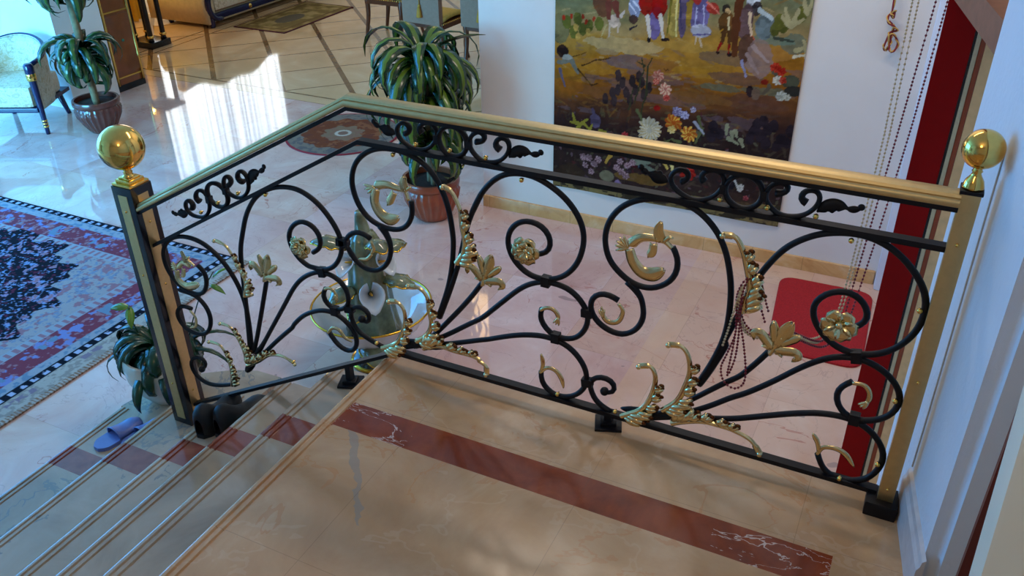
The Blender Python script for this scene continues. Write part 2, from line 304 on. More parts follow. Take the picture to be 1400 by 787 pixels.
# ------------------------------------------------------------------ shape data, metres (railing plane: x, z)
CURVES={"A1":[[0.2356,0.2296],[0.2697,0.3299],[0.2927,0.4266],[0.3024,0.5101],[0.3021,0.5274],[0.2902,0.6208],[0.2612,0.6937],[0.2246,0.7355],[0.1774,0.7595],[0.1221,0.7672],[0.0645,0.7606],[0.0166,0.7372],[-0.0211,0.6986],[-0.0398,0.6475],[-0.0373,0.5992],[-0.0194,0.553],[0.0107,0.5215],[0.0529,0.5063],[0.0961,0.5047],[0.1302,0.5164],[0.1554,0.5422],[0.1685,0.5755],[0.1661,0.6142]],"B1":[[0.0464,0.5087],[0.0675,0.4859],[0.0796,0.4534],[0.0798,0.4351],[0.0639,0.3856],[0.0327,0.3515],[-0.0037,0.3388],[-0.0452,0.3465],[-0.0765,0.3797],[-0.0915,0.4165],[-0.0987,0.4104],[-0.0821,0.4438],[-0.051,0.4668],[-0.0162,0.4679],[0.0062,0.4533]],"C1":[[0.2356,0.2296],[0.2761,0.3283],[0.3064,0.4107],[0.3215,0.4586],[0.3408,0.5358],[0.3566,0.5871],[0.3753,0.6319],[0.404,0.689],[0.3643,0.6083],[0.3872,0.6592],[0.4181,0.7075],[0.4592,0.7455],[0.4988,0.7613],[0.5485,0.7648],[0.5866,0.7551],[0.6299,0.7336],[0.6679,0.7031],[0.6955,0.6649],[0.7097,0.6179],[0.7063,0.5718],[0.6886,0.5212],[0.6561,0.4808],[0.6224,0.4611],[0.588,0.4527],[0.5474,0.4574],[0.5123,0.4795],[0.4863,0.5159],[0.4795,0.562],[0.4964,0.6007],[0.5253,0.6229],[0.5536,0.6288],[0.5872,0.6216],[0.6086,0.5959],[0.6133,0.5681],[0.6035,0.5396],[0.5848,0.5277],[0.5648,0.5278]],"D1":[[0.1409,0.0924],[0.2042,0.147],[0.252,0.2028],[0.3088,0.2733],[0.3636,0.3473],[0.3949,0.3972],[0.4084,0.4078]],"E1":[[0.1336,0.0903],[0.2102,0.1344],[0.2775,0.1821],[0.3326,0.2253],[0.3904,0.2684],[0.4044,0.284],[0.4684,0.3534],[0.5175,0.4041],[0.559,0.4326],[0.6054,0.4478],[0.6511,0.4458],[0.6853,0.4313],[0.7143,0.402],[0.7294,0.3688],[0.7267,0.3303],[0.7062,0.2925],[0.6748,0.2718],[0.6425,0.2678],[0.6128,0.2757],[0.5888,0.3016],[0.5798,0.3282],[0.5868,0.3538]],"F1":[[0.0671,0.0655],[0.1336,0.0903],[0.2125,0.1192],[0.2751,0.1404],[0.3875,0.1871],[0.4014,0.1915],[0.4658,0.2217],[0.5282,0.2456],[0.589,0.259],[0.6308,0.2578],[0.6724,0.2455],[0.7084,0.2145],[0.7307,0.1744],[0.7342,0.1414],[0.7223,0.1031],[0.6944,0.0714],[0.6582,0.0551],[0.6211,0.0571],[0.593,0.0785],[0.5823,0.1069],[0.5853,0.1288]],"G1":[[0.0097,0.0471],[-0.0404,0.0624],[-0.0896,0.0859],[-0.1101,0.1323],[-0.1014,0.1698],[-0.0698,0.1871],[-0.0413,0.1802],[-0.0303,0.1541],[-0.0424,0.1248],[-0.0616,0.1224],[-0.0654,0.1387]],"A2":[[1.0617,0.2348],[1.0752,0.2709],[1.0927,0.3229],[1.1102,0.3916],[1.1173,0.458],[1.1142,0.5466],[1.1048,0.5989],[1.094,0.6393],[1.0779,0.6778],[1.0556,0.7118],[1.0245,0.7412],[0.9898,0.7607],[0.9464,0.7689],[0.8987,0.7637],[0.8554,0.7522],[0.8169,0.7295],[0.7882,0.6955],[0.7707,0.6484],[0.7706,0.604],[0.7842,0.5618],[0.8094,0.5334],[0.8451,0.5085],[0.8822,0.5004],[0.9179,0.5065],[0.9469,0.5269],[0.9682,0.5604],[0.9727,0.5947],[0.9636,0.6254],[0.9536,0.6383]],"B2":[[0.8387,0.5087],[0.8647,0.489],[0.881,0.4638],[0.8804,0.4647],[0.89,0.4316],[0.8882,0.395],[0.8703,0.3575],[0.8336,0.3328],[0.7948,0.3362],[0.7606,0.3536],[0.7382,0.3848],[0.7343,0.4146],[0.746,0.4419],[0.7611,0.4496],[0.7892,0.4544],[0.8169,0.4412]],"C2":[[1.0617,0.2348],[1.0821,0.2793],[1.104,0.3355],[1.1245,0.3957],[1.1107,0.38],[1.1317,0.4521],[1.1504,0.5168],[1.1676,0.5806],[1.1868,0.6278],[1.2246,0.6926],[1.2705,0.7337],[1.3173,0.7571],[1.3773,0.7679],[1.427,0.7607],[1.4731,0.7387],[1.5166,0.6994],[1.5486,0.6518],[1.5588,0.6015],[1.5509,0.5448],[1.5225,0.4941],[1.4845,0.4623],[1.4355,0.4476],[1.3882,0.4546],[1.3449,0.4864],[1.3193,0.5288],[1.3175,0.5688],[1.3379,0.5964],[1.3674,0.6125],[1.406,0.6099],[1.4342,0.5837],[1.4434,0.5545],[1.435,0.5314],[1.4159,0.5204]],"D2":[[0.9225,0.0693],[0.9755,0.107],[1.0406,0.1694],[1.0978,0.2274],[1.1469,0.2767],[1.1657,0.2919],[1.2089,0.3574],[1.2394,0.4116]],"E2":[[0.9225,0.0693],[0.9872,0.0994],[1.0443,0.1307],[1.1035,0.1742],[1.1536,0.2189],[1.1868,0.2425],[1.2523,0.3039],[1.3139,0.3683],[1.3623,0.4093],[1.4056,0.431],[1.4507,0.4362],[1.4988,0.4215],[1.5354,0.3923],[1.5562,0.3561],[1.5545,0.3135],[1.5331,0.2792],[1.4909,0.2553],[1.4502,0.2547],[1.4197,0.2835],[1.41,0.3164],[1.4188,0.3442],[1.4407,0.3644]],"F2":[[0.9114,0.0654],[0.9984,0.0965],[1.067,0.1172],[1.1621,0.1472],[1.256,0.191],[1.3191,0.2203],[1.376,0.2414],[1.4175,0.2494],[1.4544,0.2503],[1.4929,0.2393],[1.5272,0.2141],[1.5534,0.1699],[1.5545,0.1264],[1.5379,0.0838],[1.5104,0.0583],[1.469,0.0454],[1.4376,0.0513],[1.411,0.0777],[1.3983,0.1108]],"G2":[[0.8141,0.0512],[0.7721,0.0685],[0.7513,0.1],[0.7413,0.1313],[0.7511,0.1536],[0.7737,0.171],[0.7968,0.1716],[0.8216,0.1573],[0.8282,0.1391],[0.8195,0.1178],[0.8007,0.1109],[0.7899,0.1197]],"A0":[[-0.5949,-0.1409],[-0.5787,-0.0225],[-0.5783,0.0731],[-0.5994,0.1513],[-0.6438,0.2223],[-0.7129,0.2735],[-0.7819,0.2867],[-0.8485,0.2749],[-0.8976,0.246],[-0.9343,0.1918],[-0.9351,0.1258],[-0.9053,0.0756],[-0.8577,0.0489],[-0.8041,0.0451],[-0.7624,0.073],[-0.7426,0.1252],[-0.7504,0.1605],[-0.7726,0.1765]],"B0":[[-0.8913,0.0451],[-0.8172,0.0349],[-0.7729,-0.012],[-0.7715,-0.0711],[-0.807,-0.1285],[-0.8653,-0.1461],[-0.9182,-0.1322],[-0.9434,-0.0879],[-0.9347,-0.0573],[-0.9006,-0.0282],[-0.8572,-0.0326]],"C0":[[-0.5947,-0.1357],[-0.5786,0.017],[-0.5641,0.1586],[-0.5502,0.2791],[-0.5215,0.3644],[-0.4847,0.4458],[-0.4263,0.5181],[-0.3491,0.561],[-0.2742,0.5732],[-0.2321,0.5652],[-0.186,0.5403],[-0.149,0.5027],[-0.1202,0.4567],[-0.1085,0.413],[-0.1205,0.3632],[-0.1551,0.3153],[-0.2028,0.2941],[-0.2554,0.295],[-0.254,0.2924],[-0.2956,0.3164],[-0.3218,0.3649],[-0.3188,0.4067],[-0.2913,0.4434],[-0.2526,0.4611],[-0.2106,0.4484],[-0.1903,0.4103],[-0.1974,0.3762],[-0.2307,0.3522]],"D0":[[-0.5882,-0.149],[-0.5657,-0.1072],[-0.5273,-0.0082],[-0.4814,0.1169],[-0.4456,0.216]],"E0":[[-0.5725,-0.1493],[-0.5456,-0.1213],[-0.4723,-0.012],[-0.3889,0.1135],[-0.3344,0.1951],[-0.2867,0.2455],[-0.2358,0.2757],[-0.1967,0.2852],[-0.1531,0.2782],[-0.1213,0.2522],[-0.109,0.2126],[-0.1177,0.1756],[-0.1422,0.1552],[-0.1761,0.1454],[-0.2029,0.1605],[-0.2193,0.1877],[-0.2182,0.2098],[-0.2001,0.2238]],"F0":[[-0.6021,-0.1888],[-0.54,-0.1447],[-0.4502,-0.054],[-0.3657,0.0273],[-0.3728,0.0255],[-0.3233,0.0779],[-0.2785,0.1083],[-0.2283,0.13],[-0.1817,0.1336],[-0.1386,0.1155],[-0.107,0.081],[-0.0966,0.0386],[-0.1137,0.0005],[-0.1487,-0.0138],[-0.1817,-0.0002],[-0.2035,0.0268],[-0.2122,0.0474]],"G0":[[-0.7238,-0.3429],[-0.7986,-0.3726],[-0.8708,-0.3849],[-0.9209,-0.3621],[-0.9355,-0.3119],[-0.914,-0.275],[-0.8727,-0.2582],[-0.8508,-0.2751],[-0.8536,-0.2996],[-0.8807,-0.3199]]}
LEAVES={"1a":[[0.0109,0.0505],[0.0691,0.0862],[0.099,0.1386],[0.1144,0.193],[0.1112,0.2344],[0.0886,0.2528],[0.0601,0.2475]],"1b":[[0.15,0.1184],[0.1947,0.1586],[0.2117,0.2057],[0.2054,0.2593],[0.2037,0.2997],[0.1802,0.3253],[0.1398,0.3253]],"1c":[[0.1729,0.0982],[0.2335,0.1254],[0.2876,0.1226],[0.3544,0.1232],[0.385,0.1146],[0.3726,0.1127],[0.4017,0.1002],[0.4027,0.0681]],"1d":[[0.3145,0.4444],[0.3382,0.4811],[0.3382,0.4801],[0.3464,0.5249],[0.3395,0.5716],[0.3375,0.6185],[0.327,0.6485],[0.3116,0.6761],[0.2851,0.6866]],"2a":[[0.8489,0.0548],[0.9037,0.096],[0.9263,0.1343],[0.9394,0.1821],[0.9414,0.2286],[0.9256,0.2592],[0.8924,0.2509]],"2b":[[0.9691,0.1184],[1.0088,0.1653],[1.0276,0.2238],[1.0357,0.2774],[1.0245,0.33],[1.0029,0.3513],[0.9704,0.3473]],"2c":[[0.9997,0.0812],[1.0362,0.101],[1.0882,0.1192],[1.1407,0.1211],[1.1757,0.1182],[1.2242,0.1017],[1.2532,0.0649]],"2d":[[1.1492,0.4979],[1.1539,0.5344],[1.1604,0.5772],[1.1467,0.6301],[1.1316,0.6739],[1.1098,0.7063],[1.0789,0.7057]],"0a":[[-0.7214,-0.3421],[-0.7075,-0.2628],[-0.713,-0.2017],[-0.7352,-0.1567],[-0.7896,-0.1541]],"0b":[[-0.6192,-0.194],[-0.6199,-0.1483],[-0.6351,-0.0974],[-0.6622,-0.0535],[-0.7092,-0.0488]],"0c":[[-0.6183,-0.2143],[-0.5568,-0.175],[-0.4953,-0.1282],[-0.4314,-0.1151],[-0.3793,-0.1329]],"0d":[[-0.561,0.1056],[-0.5439,0.1741],[-0.565,0.2229],[-0.5817,0.2722],[-0.6046,0.302],[-0.6477,0.3099]]}
FISH={"1":{"body":[[0.0484,0.6456],[0.0919,0.6567],[0.13,0.6519],[0.1553,0.6507]],"arc":[[0.054,0.6377],[0.0428,0.5962],[0.0556,0.5619],[0.0868,0.5434],[0.1276,0.558]],"neck":[[0.164,0.6197],[0.1577,0.6423]],"lobe":[[0.1226,0.6416],[0.107,0.6147],[0.0952,0.5943]],"top":[[0.1588,0.6543],[0.1545,0.677],[0.1628,0.6988]],"tail":[[0.048,0.6426],[0.0294,0.624]]},"2":{"body":[[0.8409,0.6224],[0.8671,0.6501],[0.9017,0.6576],[0.9315,0.656]],"arc":[[0.8414,0.6142],[0.8539,0.578],[0.8787,0.5528],[0.9095,0.5518],[0.9404,0.576]],"neck":[[0.9535,0.6404],[0.9366,0.6545]],"lobe":[[0.9074,0.648],[0.9067,0.6234],[0.8955,0.6044]],"top":[[0.9267,0.655],[0.9169,0.685],[0.9231,0.7126]],"tail":[[0.8387,0.6164],[0.8255,0.6218]]},"0":{"body":[[-0.8688,0.1462],[-0.8329,0.178],[-0.8027,0.1712],[-0.8047,0.203]],"arc":[[-0.8702,0.1412],[-0.8758,0.102],[-0.8388,0.0777],[-0.7726,0.1037]],"neck":[[-0.7744,0.1779],[-0.7974,0.191]],"lobe":[[-0.8269,0.1609],[-0.8352,0.1308],[-0.8496,0.1179]],"top":[[-0.8087,0.1883],[-0.8134,0.2102],[-0.818,0.2319]],"tail":[[-0.8688,0.1462],[-0.8835,0.1522]]}}
ENDLEAF={"E1":[[0.5856,0.3522],[0.6061,0.3672],[0.6294,0.3652],[0.6431,0.3454],[0.637,0.3214]],"F1":[[0.5853,0.1288],[0.6079,0.1553],[0.6383,0.1523],[0.6569,0.1271],[0.6635,0.0978]],"F1b":[[0.5896,0.1371],[0.5956,0.1666],[0.5893,0.2008]],"E2":[[1.4424,0.3659],[1.4696,0.3694],[1.4864,0.3504],[1.488,0.3245],[1.4746,0.3067]],"F2":[[1.3978,0.1144],[1.4085,0.1431],[1.4399,0.1504],[1.4659,0.1403],[1.4932,0.1083]],"F2b":[[1.4002,0.1266],[1.393,0.1537],[1.376,0.1807]],"B2":[[0.8198,0.437],[0.8344,0.4167],[0.8229,0.3801],[0.796,0.3696],[0.7788,0.3834],[0.7719,0.4153]],"B1":[[0.0095,0.4527],[0.0207,0.4305],[0.0074,0.4045]],"B1c":[[0.0111,0.4065],[-0.0128,0.381],[-0.0413,0.3778]],"E0":[[-0.1999,0.2253],[-0.1743,0.2353],[-0.1542,0.2189],[-0.1557,0.1824]],"F0":[[-0.2122,0.0474],[-0.1862,0.0761],[-0.1563,0.0709],[-0.1402,0.0488],[-0.1107,0.0405]],"B0":[[-0.8578,-0.0347],[-0.8366,-0.0589],[-0.8481,-0.1024],[-0.8799,-0.1163]]}
STUDS=[[0.2043,0.7997],[0.3133,0.8002],[0.4245,0.7979],[0.1255,0.7566],[0.5312,0.7526],[1.061,0.7986],[1.1734,0.7992],[1.2846,0.7994],[1.3707,0.755],[-0.6828,0.4112],[-0.5951,0.4642],[-0.4965,0.5178],[-0.3794,0.5348],[1.5466,0.3471],[1.5456,0.1399],[1.465,0.0591],[1.5468,0.6108],[0.6456,0.0708],[0.8303,0.0669],[-0.0069,0.0677],[-0.3869,-0.1257]]
MISC={"flower":[[0.5448,0.544],[1.3839,0.5285],[-0.263,0.3738]],"fleur":[[0.4053,0.4071],[0.4355,0.5012],[1.2398,0.4091],[1.2759,0.5046],[-0.4465,0.2114],[-0.4112,0.3068]],"fishend":[[0.1666,0.6202],[0.9524,0.6418],[-0.7721,0.1785]]}
FRIEZE={"leafL":[[0.0605,0.837],[0.0712,0.8311],[0.0904,0.8266],[0.1313,0.8155]],"C1":[[0.1651,0.8222],[0.1795,0.8294],[0.1809,0.8453],[0.1681,0.8545],[0.1482,0.8477],[0.137,0.8287],[0.1468,0.803],[0.1837,0.7824],[0.2165,0.7818],[0.2476,0.7978],[0.2674,0.8294],[0.264,0.8569],[0.2445,0.866],[0.2226,0.8588],[0.2116,0.8426],[0.2204,0.8318]],"O":[[0.3206,0.8665],[0.2855,0.8467],[0.2729,0.8157],[0.2817,0.7877],[0.3158,0.7795],[0.3482,0.7962],[0.3617,0.8299],[0.3527,0.8571],[0.3206,0.8665]],"C2":[[0.3911,0.8337],[0.4117,0.8388],[0.4187,0.8532],[0.405,0.8643],[0.3791,0.8517],[0.3688,0.8262],[0.3771,0.8035],[0.402,0.7834],[0.4327,0.7813],[0.4633,0.7924],[0.4848,0.8166],[0.4902,0.8411],[0.4796,0.8567],[0.4623,0.8554],[0.4484,0.84],[0.452,0.8245],[0.463,0.8225]],"leafR":[[0.4886,0.8053],[0.5086,0.8229],[0.5332,0.8294],[0.5575,0.8264],[0.5815,0.8304]]}
TAP_E=[[-0.204,0.301,0.234,0.044,0,[196,166,112]],[0.163,0.341,0.156,0.0308,0,[186,140,60]],[-0.428,0.154,0.1755,0.0528,0,[176,118,34]],[-0.154,0.213,0.1365,0.0396,0,[112,92,92]],[0.024,0.208,0.117,0.0352,0,[150,96,40]],[0.437,0.298,0.1755,0.0396,0,[120,94,70]],[0.283,0.197,0.156,0.0308,0,[178,124,34]],[0.67,0.345,0.117,0.044,0,[176,120,50]],[0.491,0.19,0.1755,0.0352,0,[110,78,62]],[-0.328,0.01,0.1755,0.044,0,[130,76,22]],[-0.52,0.016,0.078,0.0396,0,[150,88,28]],[0.588,0.068,0.195,0.044,0,[104,66,46]],[0.298,0.05,0.1755,0.0352,0,[128,84,40]],[0.756,0.413,0.0702,0.0528,0,[96,110,92]],[0.659,0.423,0.117,0.0264,0,[110,130,110]],[-0.292,0.257,0.078,0.022,0,[160,130,90]],[0.395,0.127,0.117,0.022,0,[96,100,76]],[0.659,0.141,0.156,0.022,0,[100,104,80]],[-0.598,0.354,0.0546,0.088,0,[120,110,70]],[-0.016,-0.509,0.156,0.0308,0,[120,90,40]],[0.534,-0.527,0.156,0.0352,0,[70,50,40]],[-0.507,-0.547,0.0936,0.0704,0,[60,44,30]],[-0.324,0.556,0.0624,0.0968,0,[104,38,26]],[-0.256,0.439,0.0351,0.0396,0,[214,186,160]],[-0.137,0.523,0.0351,0.0616,0,[140,150,176]],[-0.142,0.458,0.0273,0.0264,0,[70,48,40]],[-0.012,0.454,0.039,0.0968,0,[112,96,140]],[-0.066,0.554,0.0468,0.0704,0,[150,18,10]],[0.006,0.552,0.0429,0.0792,0,[150,14,8]],[-0.043,0.348,0.0117,0.0154,0,[26,20,24]],[0.055,0.363,0.0234,0.011,0,[26,20,24]],[0.095,0.497,0.039,0.1232,0,[196,166,80]],[0.145,0.501,0.0234,0.1232,0,[110,92,120]],[0.181,0.552,0.0234,0.1144,0,[180,140,50]],[0.238,0.518,0.0507,0.1232,0,[120,106,152]],[0.251,0.432,0.0585,0.0396,0,[206,200,206]],[0.213,0.602,0.0273,0.0352,0,[196,60,50]],[0.307,0.556,0.039,0.0308,0,[192,60,44]],[0.383,0.562,0.0234,0.0264,0,[52,40,34]],[0.389,0.544,0.0175,0.0242,0,[214,170,110]],[0.376,0.484,0.0312,0.0572,0,[96,60,24]],[0.407,0.487,0.0234,0.0528,0,[110,70,30]],[0.372,0.44,0.0156,0.0132,0,[216,150,40]],[0.357,0.322,0.0117,0.0088,0,[40,20,20]],[0.427,0.321,0.0156,0.0088,0,[40,20,20]],[0.517,0.62,0.0351,0.0704,0,[206,208,210]],[0.542,0.577,0.0312,0.0352,0,[56,44,44]],[0.493,0.503,0.039,0.0968,0,[104,76,76]],[0.524,0.412,0.0234,0.022,0,[196,90,60]],[0.51,0.363,0.039,0.0792,0,[90,60,44]],[0.597,0.309,0.0741,0.1056,0,[150,122,112]],[0.596,0.49,0.0507,0.0704,0,[110,124,124]],[-0.041,0.674,0.0585,0.088,0,[150,18,10]],[-0.049,0.789,0.0234,0.0352,0,[206,166,130]],[-0.052,0.826,0.0351,0.022,0,[40,30,30]],[0.084,0.668,0.0351,0.0792,0,[196,166,80]],[0.077,0.759,0.0195,0.0308,0,[210,170,134]],[0.074,0.789,0.0273,0.022,0,[90,60,40]],[0.16,0.651,0.0312,0.0704,0,[110,92,120]],[0.152,0.735,0.0195,0.0308,0,[206,166,130]],[0.149,0.764,0.0273,0.022,0,[60,44,36]],[0.224,0.656,0.0351,0.0616,0,[196,60,50]],[0.217,0.732,0.0195,0.0308,0,[212,172,136]],[0.214,0.762,0.0312,0.022,0,[190,176,150]],[0.505,0.709,0.0351,0.0572,0,[206,208,210]],[0.488,0.781,0.0234,0.0352,0,[212,172,136]],[0.484,0.813,0.0312,0.022,0,[70,44,30]],[-0.328,0.652,0.0702,0.0528,0,[104,38,26]],[-0.332,0.746,0.0312,0.0616,0,[60,80,110]],[-0.336,0.831,0.0195,0.0308,0,[206,166,130]],[-0.536,0.732,0.1014,0.176,0,[84,96,60]],[0.654,0.85,0.117,0.176,0,[84,96,60]],[0.324,0.937,0.1326,0.1056,0,[84,96,60]],[-0.197,0.945,0.156,0.088,0,[84,96,60]],[-0.552,0.402,0.0273,0.0396,0,[96,96,36]],[-0.508,0.346,0.0273,0.0396,0,[96,96,36]],[-0.449,0.369,0.0273,0.0396,0,[96,96,36]],[-0.408,0.39,0.0273,0.0396,0,[96,96,36]],[-0.345,0.413,0.0273,0.0396,0,[96,96,36]],[-0.483,0.425,0.0273,0.0396,0,[96,96,36]],[0.694,0.5,0.0273,0.0396,0,[96,96,36]],[0.668,0.52,0.0273,0.0396,0,[96,96,36]],[0.774,0.568,0.0273,0.0396,0,[96,96,36]],[0.651,0.48,0.0273,0.0396,0,[96,96,36]],[-0.451,0.445,0.0097,0.0154,0,[168,48,24]],[-0.432,0.413,0.0097,0.0154,0,[168,48,24]],[-0.382,0.435,0.0097,0.0154,0,[168,48,24]],[-0.571,0.425,0.0097,0.0154,0,[168,48,24]],[-0.525,0.438,0.0097,0.0154,0,[168,48,24]],[-0.495,0.373,0.0156,0.022,0,[190,150,70]],[-0.48,0.323,0.0156,0.022,0,[190,150,70]],[-0.411,0.356,0.0156,0.022,0,[190,150,70]],[-0.577,0.226,0.0351,0.0396,0,[40,26,26]],[-0.547,0.185,0.0312,0.0264,0,[190,186,170]],[-0.213,0.123,0.0195,0.0352,0,[58,44,44]],[-0.183,0.087,0.0195,0.0352,0,[58,44,44]],[-0.125,0.103,0.0195,0.0352,0,[58,44,44]],[-0.086,0.134,0.0195,0.0352,0,[58,44,44]],[-0.066,0.102,0.0195,0.0352,0,[58,44,44]],[-0.104,0.053,0.0195,0.0352,0,[58,44,44]],[-0.157,0.028,0.0195,0.0352,0,[58,44,44]],[-0.213,0.038,0.0195,0.0352,0,[58,44,44]],[-0.244,0.016,0.0195,0.0352,0,[58,44,44]],[-0.052,0.033,0.0195,0.0352,0,[58,44,44]],[-0.019,0.073,0.0195,0.0352,0,[58,44,44]],[-0.289,-0.031,0.0195,0.0352,0,[58,44,44]],[-0.232,-0.036,0.0195,0.0352,0,[58,44,44]],[-0.131,-0.014,0.0195,0.0352,0,[58,44,44]],[0.034,-0.044,0.0195,0.0176,0,[140,24,20]],[-0.349,-0.178,0.0351,0.044,0,[92,78,100]],[0.378,-0.101,0.0273,0.0352,0,[44,34,40]],[0.421,-0.139,0.0273,0.0352,0,[44,34,40]],[0.372,-0.165,0.0273,0.0352,0,[44,34,40]],[0.625,-0.055,0.0273,0.0352,0,[44,34,40]],[0.662,-0.032,0.0273,0.0352,0,[44,34,40]],[0.689,-0.08,0.0273,0.0352,0,[44,34,40]],[0.718,-0.05,0.0273,0.0352,0,[44,34,40]],[0.653,-0.116,0.0273,0.0352,0,[44,34,40]],[0.595,-0.148,0.0273,0.0352,0,[44,34,40]],[0.692,-0.159,0.0273,0.0352,0,[44,34,40]],[0.75,-0.167,0.0273,0.0352,0,[44,34,40]],[0.768,-0.12,0.0273,0.0352,0,[44,34,40]],[0.609,-0.093,0.0273,0.0352,0,[44,34,40]],[0.809,-0.07,0.0273,0.0352,0,[44,34,40]],[0.8,-0.141,0.0273,0.0352,0,[44,34,40]],[-0.079,-0.408,0.0234,0.0352,0,[70,24,30]],[-0.257,-0.528,0.0468,0.0352,0,[110,104,80]],[-0.181,-0.574,0.0234,0.0308,0,[120,100,130]],[0.525,-0.443,0.0273,0.0308,0,[40,34,40]],[0.768,0.208,0.0468,0.0352,0,[70,72,54]],[0.795,0.159,0.0468,0.0308,0,[44,42,36]],[0.636,0.191,0.0195,0.0176,0,[150,40,24]],[0.563,0.132,0.0234,0.0308,0,[44,30,34]],[0.598,0.12,0.0234,0.0308,0,[110,88,70]]]
